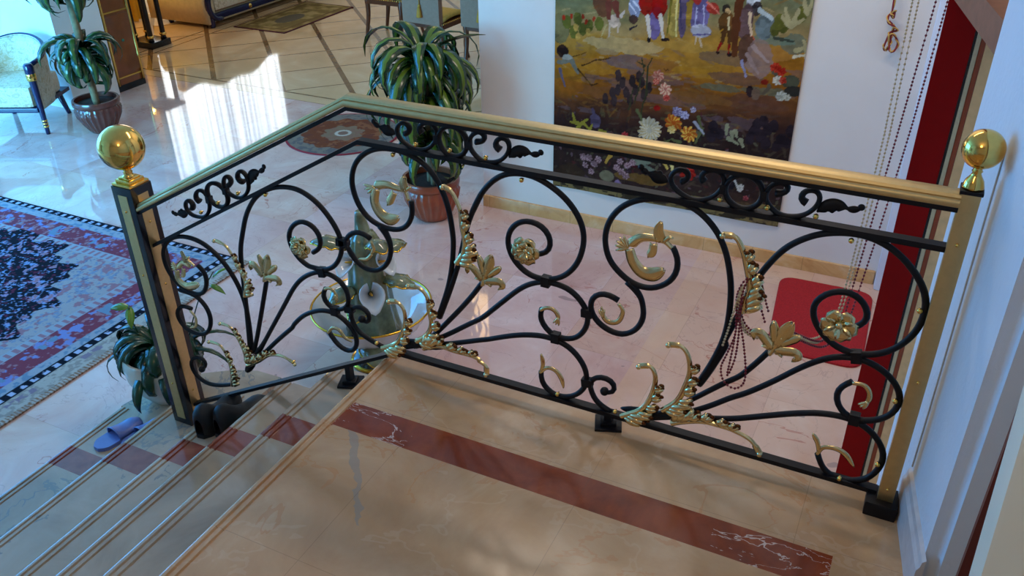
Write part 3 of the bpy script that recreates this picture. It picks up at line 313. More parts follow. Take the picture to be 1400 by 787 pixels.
TAP_S=[[[[-0.296,0.53],[-0.288,0.452]],0.0351,[120,62,48]],[[[-0.252,0.533],[-0.231,0.466]],0.0351,[120,62,48]],[[[-0.281,0.411],[-0.283,0.344]],0.011699999999999999,[206,180,150]],[[[-0.224,0.425],[-0.226,0.375]],0.011699999999999999,[206,180,150]],[[[-0.213,0.468],[-0.193,0.498]],0.0195,[210,190,170]],[[[-0.299,0.409],[-0.333,0.339]],0.0078,[190,170,110]],[[[-0.165,0.541],[-0.127,0.492]],0.0078,[220,224,236]],[[[-0.144,0.555],[-0.102,0.51]],0.0078,[220,224,236]],[[[-0.156,0.399],[-0.114,0.428]],0.011699999999999999,[50,40,48]],[[[-0.057,0.482],[-0.04,0.369]],0.023399999999999997,[222,206,186]],[[[0.015,0.489],[0.041,0.378]],0.023399999999999997,[222,206,186]],[[[0.071,0.582],[0.062,0.388]],0.011699999999999999,[120,110,40]],[[[0.104,0.584],[0.113,0.385]],0.011699999999999999,[230,210,130]],[[[0.121,0.586],[0.143,0.429]],0.0078,[70,60,90]],[[[0.212,0.404],[0.31,0.418]],0.0078,[96,84,130]],[[[0.214,0.555],[0.216,0.452]],0.0078,[190,184,210]],[[[0.254,0.566],[0.265,0.457]],0.0078,[190,184,210]],[[[0.276,0.584],[0.346,0.536]],0.011699999999999999,[224,120,96]],[[[0.23,0.389],[0.229,0.357]],0.011699999999999999,[210,180,140]],[[[0.251,0.391],[0.26,0.344]],0.011699999999999999,[210,180,140]],[[[0.396,0.517],[0.407,0.455]],0.011699999999999999,[220,196,140]],[[[0.381,0.433],[0.372,0.372]],0.027299999999999998,[92,56,26]],[[[0.413,0.436],[0.417,0.369]],0.023399999999999997,[92,56,26]],[[[0.368,0.372],[0.356,0.334]],0.013649999999999999,[150,30,20]],[[[0.417,0.369],[0.422,0.329]],0.013649999999999999,[150,30,20]],[[[0.447,0.652],[0.442,0.498],[0.455,0.321]],0.046799999999999994,[96,52,26]],[[[0.506,0.551],[0.529,0.436]],0.01755,[224,190,150]],[[[0.522,0.328],[0.59,0.235]],0.023399999999999997,[164,136,126]],[[[0.548,0.375],[0.637,0.305]],0.0195,[176,150,140]],[[[0.495,0.289],[0.529,0.211]],0.0156,[150,144,170]],[[[0.562,0.571],[0.629,0.531]],0.027299999999999998,[190,200,196]],[[[0.724,0.506],[0.689,0.59]],0.023399999999999997,[176,164,116]],[[[0.732,0.503],[0.756,0.589]],0.023399999999999997,[176,164,116]],[[[0.738,0.512],[0.785,0.546]],0.023399999999999997,[176,164,116]],[[[0.716,0.509],[0.679,0.551]],0.023399999999999997,[176,164,116]],[[[0.802,0.578],[0.815,0.638]],0.023399999999999997,[176,164,116]],[[[0.794,0.585],[0.778,0.643]],0.023399999999999997,[176,164,116]],[[[0.839,0.345],[0.803,0.434]],0.023399999999999997,[176,164,116]],[[[0.773,0.376],[0.83,0.406]],0.023399999999999997,[176,164,116]],[[[0.767,0.344],[0.822,0.358],[0.833,0.336]],0.0156,[216,204,170]],[[[0.658,0.434],[0.754,0.429]],0.0156,[66,70,56]],[[[-0.595,0.157],[-0.514,0.171],[-0.474,0.104]],0.027299999999999998,[120,116,100]],[[[-0.514,0.197],[-0.421,0.234]],0.0078,[96,60,24]],[[[-0.451,0.151],[-0.364,0.197],[-0.272,0.221]],0.0078,[80,52,24]],[[[-0.474,0.126],[-0.386,0.043],[-0.34,0.058]],0.00858,[70,44,22]],[[[-0.594,0.112],[-0.558,0.011]],0.0156,[100,92,110]],[[[-0.103,-0.028],[-0.062,0.176],[-0.075,0.239]],0.009359999999999999,[60,60,36]],[[[-0.034,0.027],[-0.037,0.201],[-0.018,0.246]],0.009359999999999999,[60,60,36]],[[[-0.055,0.199],[-0.101,0.219]],0.009359999999999999,[60,60,36]],[[[-0.061,-0.113],[-0.037,0.07]],0.009359999999999999,[60,60,36]],[[[-0.137,-0.078],[-0.118,0.06]],0.009359999999999999,[60,60,36]],[[[-0.49,-0.199],[-0.501,-0.149]],0.0195,[150,138,50]],[[[-0.465,-0.21],[-0.519,-0.208]],0.0195,[150,138,50]],[[[-0.45,-0.217],[-0.403,-0.177]],0.0195,[150,138,50]],[[[-0.455,-0.227],[-0.474,-0.24]],0.0195,[150,138,50]],[[[-0.386,-0.246],[-0.368,-0.205]],0.0195,[150,138,50]],[[[-0.318,-0.235],[-0.279,-0.239]],0.0195,[150,138,50]],[[[-0.426,-0.213],[-0.386,-0.236]],0.0195,[150,138,50]],[[[-0.371,-0.111],[-0.35,-0.155]],0.0195,[84,72,92]],[[[-0.082,-0.07],[-0.05,-0.134]],0.0195,[96,100,62]],[[[0.193,-0.234],[0.138,-0.22]],0.0195,[96,100,62]],[[[0.315,-0.124],[0.281,-0.22]],0.0195,[96,100,62]],[[[0.287,-0.062],[0.328,-0.167]],0.0195,[96,100,62]],[[[0.082,-0.257],[0.126,-0.231]],0.0195,[96,100,62]],[[[0.269,-0.1],[0.327,-0.154]],0.0195,[170,170,180]],[[[0.458,-0.089],[0.458,-0.134]],0.023399999999999997,[150,150,116]],[[[0.487,-0.12],[0.501,-0.171]],0.023399999999999997,[150,150,116]],[[[0.506,-0.108],[0.519,-0.142]],0.023399999999999997,[150,150,116]],[[[0.47,-0.159],[0.528,-0.185]],0.023399999999999997,[150,150,116]],[[[0.542,-0.156],[0.564,-0.197]],0.023399999999999997,[150,150,116]],[[[-0.071,-0.387],[-0.021,-0.427],[0.085,-0.466]],0.039,[112,120,102]],[[[-0.061,-0.405],[0.014,-0.392]],0.027299999999999998,[120,128,108]],[[[-0.239,-0.386],[-0.27,-0.441]],0.023399999999999997,[180,140,60]],[[[0.105,-0.376],[0.127,-0.411]],0.0195,[214,184,90]],[[[0.152,-0.387],[0.165,-0.433]],0.0195,[226,206,130]],[[[0.538,-0.413],[0.581,-0.48]],0.011699999999999999,[190,190,180]],[[[0.663,0.17],[0.637,0.125]],0.023399999999999997,[96,84,66]],[[[0.675,0.253],[0.703,0.224]],0.023399999999999997,[96,84,66]],[[[0.06,0.191],[0.07,0.184],[0.082,0.194],[0.095,0.187]],0.00312,[60,36,24]]]
TAP_F=[[0.029,0.149,0.0328,7,[196,110,90],[226,170,140]],[0.074,0.076,0.041,8,[214,130,110],[236,200,160]],[0.087,0.025,0.0205,6,[190,60,50],[210,110,90]],[0.018,0.113,0.0205,6,[180,50,40],[220,140,110]],[-0.001,-0.186,0.0738,15,[228,216,186],[196,170,110]],[0.143,-0.119,0.04920000000000001,9,[206,96,30],[240,190,70]],[0.237,-0.177,0.04920000000000001,9,[214,110,34],[246,206,90]],[0.134,-0.166,0.024600000000000004,6,[240,200,110],[246,226,160]],[0.159,-0.045,0.028700000000000003,7,[136,124,160],[190,184,206]],[0.205,-0.065,0.028700000000000003,7,[150,140,176],[206,200,220]],[0.253,-0.022,0.0205,6,[150,140,170],[214,206,214]],[-0.151,-0.242,0.024600000000000004,7,[176,40,44],[200,80,80]],[-0.384,-0.43,0.02255,6,[140,104,110],[190,160,160]],[-0.348,-0.464,0.02255,6,[140,104,110],[190,160,160]],[-0.407,-0.484,0.02255,6,[140,104,110],[190,160,160]],[-0.366,-0.517,0.02255,6,[140,104,110],[190,160,160]],[-0.424,-0.432,0.02255,6,[140,104,110],[190,160,160]],[-0.32,-0.429,0.02255,6,[140,104,110],[190,160,160]],[-0.175,-0.414,0.02255,6,[140,104,110],[190,160,160]],[-0.125,-0.435,0.02255,6,[140,104,110],[190,160,160]],[-0.161,-0.481,0.02255,6,[140,104,110],[190,160,160]],[-0.131,-0.505,0.02255,6,[140,104,110],[190,160,160]],[-0.196,-0.457,0.02255,6,[140,104,110],[190,160,160]],[-0.093,-0.41,0.02255,6,[140,104,110],[190,160,160]],[0.255,-0.416,0.0451,8,[170,30,22],[206,70,50]],[0.578,-0.452,0.024600000000000004,7,[214,206,190],[230,224,210]],[0.62,-0.511,0.0164,5,[150,60,66],[190,110,110]],[0.683,0.279,0.028700000000000003,7,[190,36,22],[214,70,40]],[0.714,0.258,0.024600000000000004,6,[180,30,20],[206,60,40]],[0.701,0.208,0.028700000000000003,7,[206,196,170],[226,220,200]],[0.733,0.122,0.028700000000000003,7,[176,176,156],[206,206,190]],[0.766,0.118,0.0205,6,[180,176,150],[206,206,190]],[0.728,0.211,0.0205,5,[180,44,28],[206,80,50]]]
CORDS=[[[1.4211,0.75,1.138],[1.4011,0.62,0.759],[1.3809,0.42,0.3902],[1.373,0.36,0.3099],[1.3338,0.27,0.2881],[1.2537,0.12,0.3929],[1.2218,0.08,0.3948],[1.1914,0.05,0.4072],[1.1641,0.03,0.4328],[1.1465,0.02,0.4704],[1.1455,-0.015,0.5458],[1.1534,-0.022,0.5957],[1.1663,0.0,0.6015],[1.1802,0.02,0.5797],[1.195,0.022,0.5379],[1.2126,0.022,0.4923]],[[1.4496,0.8,1.1301],[1.4307,0.66,0.7493],[1.3994,0.45,0.3784],[1.3841,0.38,0.2883],[1.3403,0.28,0.2635],[1.2546,0.13,0.3734],[1.2217,0.09,0.3805],[1.1871,0.06,0.3892],[1.1583,0.035,0.4176],[1.1378,0.02,0.4629],[1.134,-0.02,0.5456],[1.1459,-0.025,0.5954],[1.1623,0.0,0.6006],[1.1745,0.02,0.5685],[1.1847,0.022,0.5202],[1.2073,0.025,0.4583]],[[1.1402,-0.022,0.568],[1.1378,-0.02,0.5067],[1.1428,-0.02,0.4363],[1.128,-0.015,0.3653],[1.1168,-0.01,0.3149],[1.1282,-0.01,0.2739],[1.1572,-0.01,0.2579],[1.1794,-0.01,0.2792],[1.1813,-0.01,0.324],[1.1667,-0.015,0.4087],[1.1505,-0.02,0.4797],[1.1469,-0.024,0.5512]],[[1.1452,-0.024,0.5655],[1.1437,-0.02,0.4829],[1.1419,-0.018,0.4033],[1.1381,-0.015,0.3358],[1.1358,-0.012,0.2989],[1.1407,-0.012,0.3071],[1.1504,-0.014,0.3606],[1.1515,-0.018,0.4324],[1.1484,-0.022,0.5006],[1.1484,-0.024,0.5565]],[[1.379,0.72,1.0218],[1.3827,0.6,0.7633],[1.3708,0.43,0.3821],[1.3582,0.36,0.3134],[1.3269,0.27,0.2811],[1.2594,0.12,0.3837],[1.2122,0.07,0.3837],[1.1722,0.04,0.4026],[1.1508,0.02,0.4352],[1.142,-0.015,0.5049],[1.1449,-0.026,0.5714],[1.1568,0.0,0.5944]],[[1.3649,0.7,1.0253],[1.3702,0.58,0.7685],[1.3615,0.42,0.3853],[1.352,0.35,0.3227],[1.3194,0.26,0.3002],[1.2126,0.06,0.3965],[1.1752,0.04,0.414],[1.1517,0.02,0.4459],[1.1385,-0.017,0.5202],[1.1432,-0.026,0.5856],[1.1313,-0.022,0.501],[1.1239,-0.018,0.4454],[1.1141,-0.014,0.3874]]]
KNOT=[[1.2035,2.85,0.7877],[1.2214,2.85,0.632],[1.2184,2.85,0.5959],[1.1981,2.85,0.6119],[1.1983,2.85,0.576],[1.2288,2.85,0.5609],[1.2473,2.85,0.5374],[1.2217,2.85,0.5275],[1.2124,2.85,0.5046],[1.2033,2.85,0.4444],[1.2191,2.85,0.435],[1.2297,2.85,0.4696],[1.2265,2.85,0.5207],[1.2463,2.85,0.5081],[1.2637,2.85,0.4733],[1.254,2.85,0.4352],[1.2321,2.85,0.4402],[1.226,2.85,0.506],[1.2309,2.85,0.5503],[1.2037,2.85,0.5837]]
COLLAR_AT=[[[0.5991, 0.4492], -0.018], [[0.7271, 0.378], -1.522], [[0.632, 0.266], 0.01], [[0.7352, 0.1362], -1.464], [[-0.1089, 0.4166], -1.693], [[-0.2046, 0.2854], 0.163], [[-0.1741, 0.1426], 0.026], [[-0.1115, 0.1666], -1.532], [[-0.0986, 0.4202], -1.528], [[1.4375, 0.4408], 0.209], [[1.4661, 0.2541], 0.014]]
# ------------------------------------------------------------------ the setting
def poly_slab(name, mat, pts, z0, z1, parent=None, bev=0):
    bm = bmesh.new(); b = [bm.verts.new((x, y, z0)) for x, y in pts]; t = [bm.verts.new((x, y, z1)) for x, y in pts]
    bm.faces.new(b[::-1]); bm.faces.new(t)
    for i in range(len(pts)): j = (i + 1) % len(pts); bm.faces.new((b[i], b[j], t[j], t[i]))
    return mesh_obj(name, bm, mat, parent)
struct(boxo('floor', M_FLOOR, (-7.6, 2.6, -5.0, 4.14, ZF - .1, ZF)))
struct(boxo('floor_dining', M_DIN, (-7.6, 2.6, 4.14, 9.6, ZF - .1, ZF)))
struct(boxo('ceiling', M_CEIL, (-7.7, 2.7, -5.1, 9.7, 3.0, 3.1)))
struct(boxo('wall_far', M_WALL, (-7.6, 2.6, 9.5, 9.6, ZF, 3.0)))
struct(boxo('wall_behind', M_WALL, (-7.6, 2.6, -5.1, -5.0, ZF, 3.0)))
struct(boxo('wall_back', M_WALL, (-1.15, 2.5, 2.882, 3.15, ZF, 3.0)))
struct(boxo('wall_dining', M_WALL, (-.3, -.1, 3.15, 9.5, ZF, 3.0)))
struct(boxo('wall_armchair', M_WALL, (-7.6, -5.43, 3.10, 3.60, ZF, 3.0)))
# left wall with its two window openings
bm = bmesh.new()
for d in [(-7.7, -7.6, -5, -1.55, ZF, 3), (-7.7, -7.6, -1.55, 2.85, ZF, -.55), (-7.7, -7.6, -1.55, 2.85, 2.55, 3), (-7.7, -7.6, 2.85, 5.75, ZF, 3), (-7.7, -7.6, 5.75, 8.35, 1.5, 3), (-7.7, -7.6, 8.35, 9.5, ZF, 3), (-7.7, -7.6, 5.75, 8.35, ZF, -.5)]: box(bm, *d)
struct(mesh_obj('wall_left', bm, M_WALL))
WHITE = plain('white_paint', (226, 226, 224), .4)
bm = bmesh.new()
for y0, y1, z0, z1 in [(-1.55, 2.85, -.55, -.48), (-1.55, 2.85, 2.48, 2.55), (-1.55, -1.48, -.55, 2.55), (2.78, 2.85, -.55, 2.55), (.62, .68, -.55, 2.55), (-.5, -.45, -.55, 2.55), (1.75, 1.8, -.55, 2.55)]: box(bm, -7.68, -7.6, y0, y1, z0, z1)
struct(mesh_obj('window_1', bm, WHITE))
bm = bmesh.new()
for d in [(-7.6, -7.05, ZF, 3), (-3.55, -1.56, ZF, 3), (-7.05, -3.55, ZF, -.55), (-7.05, -3.55, 1.75, 3)]: box(bm, d[0], d[1], -3.05, -2.95, d[2], d[3])
struct(mesh_obj('wall_front', bm, M_WALL))
bm = bmesh.new()
for x0, x1, z0, z1 in [(-7.05, -3.55, -.55, -.48), (-7.05, -3.55, 1.68, 1.75), (-7.05, -6.98, -.55, 1.75), (-3.62, -3.55, -.55, 1.75), (-5.33, -5.27, -.55, 1.75)]: box(bm, x0, x1, -3.03, -2.95, z0, z1)
struct(mesh_obj('window_2', bm, WHITE))
# sheer curtain glowing with the daylight behind it
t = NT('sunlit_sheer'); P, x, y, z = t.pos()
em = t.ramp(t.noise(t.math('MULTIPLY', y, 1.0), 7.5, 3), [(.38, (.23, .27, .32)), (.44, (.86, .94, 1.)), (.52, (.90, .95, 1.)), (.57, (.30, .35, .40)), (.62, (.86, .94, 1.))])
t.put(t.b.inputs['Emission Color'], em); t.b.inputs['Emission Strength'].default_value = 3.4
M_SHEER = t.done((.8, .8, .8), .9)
def curtain(name, mat, y0, y1, z0, z1, x, amp, waves, label, cat):
    bm = bmesh.new(); n = waves * 10; rows = []
    for k in range(n + 1):
        yy = y0 + (y1 - y0) * k / n; xx = x + amp * math.sin(2 * PI * waves * k / n) + .3 * amp * math.sin(5.3 * k)
        rows.append([bm.verts.new((xx, yy, z)) for z in (z0, (z0 + z1) / 2, z1)])
    for a, b in zip(rows, rows[1:]):
        for q in range(2): bm.faces.new((a[q], b[q], b[q + 1], a[q + 1]))
    o = mesh_obj(name, bm, mat, None, True)
    m = o.modifiers.new('thickness', 'SOLIDIFY'); m.thickness = .004
    return tag(o, label, cat)
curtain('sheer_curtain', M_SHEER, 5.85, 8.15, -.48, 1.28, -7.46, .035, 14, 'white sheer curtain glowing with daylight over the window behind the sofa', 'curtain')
curtain('drape', plain('golden_drape', (232, 186, 50), .8), 4.55, 5.80, -.90, 1.9, -7.44, .05, 9, 'golden yellow drape hanging beside the sofa end', 'drape')
# right-hand wall beside the landing: a pier set askew to the railing
def pier(name, mat, a, b, thick, z0, z1):
    A = Vector((*a, 0)); B = Vector((*b, 0)); d = (B - A).normalized(); n = Vector((-d.y, d.x, 0))
    if n.x < 0: n = -n
    pts = [A, B, B + n * thick, A + n * thick]
    bm = bmesh.new(); lo = [bm.verts.new((p.x, p.y, z0)) for p in pts]; hi = [bm.verts.new((p.x, p.y, z1)) for p in pts]
    bm.faces.new(lo[::-1]); bm.faces.new(hi)
    vert = []
    for i in range(4): bm.faces.new((lo[i], lo[(i + 1) % 4], hi[(i + 1) % 4], hi[i]))
    bm.edges.ensure_lookup_table()
    ve = [e for e in bm.edges if abs(e.verts[0].co.z - e.verts[1].co.z) > .1]
    bmesh.ops.bevel(bm, geom=ve, offset=.03, segments=5, affect='EDGES')
    o = mesh_obj(name, bm, mat); autosmooth(o, 60); wn = o.modifiers.new('face_normals', 'WEIGHTED_NORMAL'); wn.keep_sharp = True; wn.weight = 100; return struct(o)
pier('wall_right', M_WALLR, (1.568, .36), (1.684, -.30), .16, ZF, 3.0)
struct(boxo('wall_right_far', M_WALL, (1.74, 1.9, -.2, 2.88, ZF, 3.0)))
struct(boxo('wall_right_near', M_WALL, (2.3, 2.4, -5.0, -.4, 0, 3.0)))
# stepped skirting at the foot of the right wall
dv = Vector((.116, -.66, 0)).normalized(); nv = Vector((dv.y, -dv.x, 0))
if nv.x > 0: nv = -nv
bm = bmesh.new()
prof = [(0, 0), (.016, 0), (.016, .10), (.010, .112), (.008, .128), (.0, .135)]
A = Vector((1.568, .36, 0)) + dv * .345; B = Vector((1.684, -.30, 0)) - dv * .004
ra = [bm.verts.new(A + nv * p + Vector((0, 0, q))) for p, q in prof]; rb = [bm.verts.new(B + nv * p + Vector((0, 0, q))) for p, q in prof]
for k in range(len(prof)): bm.faces.new((ra[k], ra[(k + 1) % len(prof)], rb[(k + 1) % len(prof)], rb[k]))
bm.faces.new(ra[::-1]); bm.faces.new(rb)
struct(mesh_obj('baseboard_right', bm, plain('grey_stone_skirting', (208, 200, 196), .35)))
# thin crack-like cable line down the right wall
bm = bmesh.new(); c = Vector((1.568, .36, 0)) + dv * .345
tube(bm, [c + nv * .0015 + Vector((0, 0, z)) + dv * (.005 * math.sin(z * 5)) for z in np.linspace(.14, 1.0, 24)], .0022, 6)
tag(mesh_obj('wall_cable', bm, plain('dusty_cable', (190, 180, 166), .8)), 'thin beige cable running down the white wall behind the brass post', 'cable')
# cream door frame close to the camera at the right edge
CREAM = plain('cream_gloss_paint', (236, 220, 182), .35)
t = NT('worn_cream_paint'); P = t.pos()[0]
mp = t.n('ShaderNodeMapping'); mp.inputs['Scale'].default_value = (30, 30, 2.2); t.put(mp.inputs[0], P)
cr = t.math('GREATER_THAN', t.noise(mp.outputs[0], 1.0, 2), .72)
M_WORN = t.done(t.mix(cr, lin((246, 236, 208)), lin((120, 92, 62))), .35)
struct(boxo('door_2', plain('dark_red_wood', (96, 26, 18), .4), (1.7195, 1.76, -.47, -.45, 0, 3.0)))
bm = bmesh.new(); box(bm, 0, .16, -.72, -.60, -.45, 2.6, bev=.01, mtx=Matrix.Translation((1.711, 0, .42)) @ Matrix.Rotation(-.05, 4, 'Y'))
struct(autosmooth(mesh_obj('trim_1', bm, M_WORN)))
# back-wall skirting, the white casing in the back corner and the red door with its banded frame
struct(boxo('baseboard_back', M_BASE, (-1.15, 1.405, 2.862, 2.882, ZF, ZF + .083), bev=.003))
struct(boxo('trim_2', plaster('white_casing', (226, 230, 238)), (1.412, 1.62, 2.80, 2.882, ZF, 3.0), bev=.02))
RED = plain('deep_red_lacquer', (146, 4, 3), .6, 0, .05); RED.node_tree.nodes['Principled BSDF'].inputs['Specular IOR Level'].default_value = .15
yd = .98
struct(boxo('door_1', RED, (1.4515, 1.5425, yd, yd + .05, ZF, 2.2), bev=.002))
struct(boxo('trim_3', BLACKW, (1.543, 1.550, yd + .004, yd + .05, ZF, 2.2)))
struct(boxo('trim_4', plain('cream_bead', (206, 190, 150), .4), (1.5503, 1.563, yd, yd + .05, ZF, 2.2), bev=.003))
struct(boxo('trim_5', plain('red_brown_wood', (150, 66, 30), .4), (1.5635, 1.578, yd, yd + .05, ZF, 2.2), bev=.003))
struct(boxo('trim_6', plain('pale_orange_paint', (240, 196, 136), .5), (1.5785, 1.66, yd, yd + .05, ZF, 2.2)))
# wooden shelf board high beside the red door
sd = Vector((-.193, .981, 0))
bm = bmesh.new(); A = Vector((1.466, .952, 1.1)); N2 = Vector((.981, .193, 0))
P0 = A + sd * .01; P1 = A - sd * .72
q = [P0, P1, P1 + N2 * .30, P0 + N2 * .30]
lo = [bm.verts.new(v) for v in q]; hi = [bm.verts.new(v + Vector((0, 0, .08))) for v in q]
bm.faces.new(lo[::-1]); bm.faces.new(hi)
for i in range(4): bm.faces.new((lo[i], lo[(i + 1) % 4], hi[(i + 1) % 4], hi[i]))
tag(mesh_obj('wooden_shelf', bm, plain('brown_shelf_wood', (150, 96, 72), .35, 0, .15)), 'brown wooden shelf board crossing the top of the red door frame', 'shelf')

# ------------------------------------------------------------------ landing and stairs
NX = [0, -.2675, -.534, -.799, -1.156, -1.5235]; NZ = [0, -.152, -.304, -.456, -.608, -.760]
def tread(name, mat, x0, x1, y0, y1, z, parent=None, h=.032):
    """marble slab with a rounded nosing on its -x edge and two grooves along it"""
    pr = [(x1, z - h), (x0 + .006, z - h), (x0 + .001, z - h + .006), (x0, z - h / 2)] + [(x0 + .014 - .014 * math.cos(a), z - .014 + .014 * math.sin(a)) for a in np.linspace(.1, PI / 2, 8)]
    for g in (.026, .048): pr += [(x0 + g - .0055, z), (x0 + g - .003, z - .0055), (x0 + g + .001, z - .0055), (x0 + g + .0055, z)]
    pr += [(x1, z)]
    bm = bmesh.new(); a = [bm.verts.new((x, y0, zz)) for x, zz in pr]; b = [bm.verts.new((x, y1, zz)) for x, zz in pr]
    for i in range(len(pr)): j = (i + 1) % len(pr); bm.faces.new((a[i], a[j], b[j], b[i]))
    bm.faces.new(a[::-1]); bm.faces.new(b)
    return autosmooth(mesh_obj(name, bm, mat, parent), 28)
YL, YN = .048, -3.0
struct(tread('floor_landing', M_LAND, 0, 2.3, -4.98, YL, 0))
struct(boxo('wall_landing_base', M_WALL, (.02, 2.3, -4.98, YL - .012, ZF, -.033)))
st = thing('staircase', 'five marble steps with grooved nosings descending left of the landing', 'stairs', (-.75, -1.4, ZF))
inv = Matrix.Translation(Vector((.75, 1.4, -ZF)))
def child(o, parent=st):
    o.parent = parent; o.matrix_parent_inverse = parent.matrix_basis.inverted(); return o
for k in range(1, 5):
    s_ = child(tread('step', M_STEP, NX[k], NX[k - 1] + .016, YN, .066, NZ[k]))
    child(boxo('riser', M_STEP, (NX[k] + .018, NX[k - 1] + .015, YN + .002, .058, NZ[k] - .152 if k < 4 else NZ[k] - .152, NZ[k] - .033)), s_) if False else None
    rz = boxo('riser', M_STEP, (NX[k] + .02, NX[k] + .045, YN, .058, NZ[k] - .152, NZ[k] - .032)); child(rz)
    fl_ = boxo('step_core', M_WALL, (NX[k] + .045, NX[k - 1] + .018, YN, .05, ZF, NZ[k] - .032)); child(fl_)
# lowest step flares out round the foot of the newel
out = [(NX[5] + .06, YN), (NX[4] + .016, YN), (NX[4] + .016, .066), (-1.0, .20), (-1.0, .53), (-1.14, .525), (-1.25, .48), (-1.36, .40), (-1.45, .28), (-1.505, .16), (NX[5], .05), (NX[5] + .06, .05)]
def flare(pts, z0, z1):
    bm = bmesh.new(); b = [bm.verts.new((x, y, z0)) for x, y in pts]; t_ = [bm.verts.new((x, y, z1)) for x, y in pts]
    bm.faces.new(b); bm.faces.new(t_[::-1])
    for i in range(len(pts)): j = (i + 1) % len(pts); bm.faces.new((b[i], b[j], t_[j], t_[i]))
    return bm
low = mesh_obj('step', flare(out, -.792, -.760), M_STEP); child(low)
nos = tread('nosing', M_STEP, NX[5], NX[5] + .0602, YN, .0502, NZ[5]); child(nos)
ins = [(x + .02 if x < -1.2 else x, y - .015 if y > .1 else y) for x, y in out]
rs = mesh_obj('riser', flare(ins, ZF, -.792), M_STEP); child(rs)
# ------------------------------------------------------------------ the railing
RL = thing('stair_railing', 'black wrought iron scroll railing with gilt leaves and brass handrail along the landing and stairs', 'railing', (.3, 0, 0))
def rc(name, bm, mat, smooth=True, label=None, parent=RL):
    o = mesh_obj(name, bm, mat, None, smooth); child(o, parent)
    if label: o['label'] = label
    return o
SL = .573
# top handrail: brass moulding over a black bar, bent where the stairs begin
HB = (-.008, .888); HE = (1.566, .888); HS = (-.965, .888 - (.965 - .008) * .5445)
prof = [(-.040, 0), (-.043, .004), (-.043, .012), (-.040, .016), (-.036, .018), (-.037, .021), (-.034, .027), (-.026, .030), (-.004, .030), (.004, .026), (.006, .018), (.006, 0)]
bm = bmesh.new(); sweep_profile(bm, prof, [HS, HB, HE]); autosmooth(rc('handrail', bm, BRASS, False, 'polished brass handrail'), 40)
bm = bmesh.new(); sweep_profile(bm, [(-.036, -.013), (-.036, 0), (.002, 0), (.002, -.013)], [(HS[0], HS[1]), (HB[0] + .004, HB[1]), HE]); rc('rail_bar', bm, IRON, False)
bm = bmesh.new(); sweep_profile(bm, [(-.013, -.007), (-.013, .007), (.013, .007), (.013, -.007)], [(-.965, .772 - .968 * .5725), (.004, .774), (1.57, .774)]); rc('upper_bar', bm, IRON, False)
bm = bmesh.new(); sweep_profile(bm, [(-.013, -.007), (-.013, .007), (.013, .007), (.013, -.007)], [(-.965, .046 - 1.03 * .548), (.066, .046), (1.56, .046)]); rc('lower_bar', bm, IRON, False)
for k, pts in CURVES.items():
    P = relax(smooth_pts(v3(pts), .012), 3)
    g = k[0] == 'G'
    bm = bmesh.new()
    f = (lambda u: 1 - .25 * max(0, u - .8) / .2) if g else (lambda u: 1.0 + .35 * max(0, .12 - u) / .12)
    tube(bm, P, .0084, 8, f)
    if g: e_ = P[-1]; ball(bm, e_, .0135)
    rc('scroll', bm, IRON)
# dark welded wedges where each fan of stems leaves the lower bar
for (x, z), sx_, an in (((.165, .105), .085, .12), ((.925, .085), .085, .12), ((-.615, -.222), .05, .9)):
    bm = bmesh.new(); vs = ball(bm, (0, 0, 0), 1, 12, 8, (sx_, .010, .016))
    for q in vs: q.co = Matrix.Rotation(-an, 4, 'Y') @ q.co + Vector((x, 0, z))
    rc('fan_joint', bm, IRON)
# collars clamping neighbouring scrolls together
COLLARS = [(CURVES['C0'], .54), (CURVES['C1'], .5)]
def px_collar(p, ang=0.0, L=.013):
    bm = bmesh.new(); box(bm, -L, L, -.011, .011, -.0165, .0165, bev=.002, mtx=Matrix.Translation((p[0], 0, p[1])) @ Matrix.Rotation(-ang, 4, 'Y')); rc('collar', bm, IRON, False)
for p, a in COLLAR_AT: px_collar(p, a)
# feet carrying the lower bar
def foot(x, ztop, zfloor):
    bm = bmesh.new(); box(bm, x - .011, x + .011, -.011, .011, zfloor + .006, ztop)
    o = rc('support_foot', bm, IRON, False)
    bm = bmesh.new(); M = Matrix.Translation((x, 0, zfloor)) @ Matrix.Rotation(.35, 4, 'Z')
    box(bm, -.040, .040, -.036, .036, 0, .009, bev=.002, mtx=M); box(bm, -.024, .024, -.022, .022, .009, .02, bev=.003, mtx=M)
    q = mesh_obj('foot_plate', bm, IRON, None); child(q, o) if False else None
    q.parent = o; q.matrix_parent_inverse = (RL.matrix_basis @ o.matrix_parent_inverse @ o.matrix_basis).inverted()
foot(.807, .046, 0); foot(-.148, -.07, -.152)
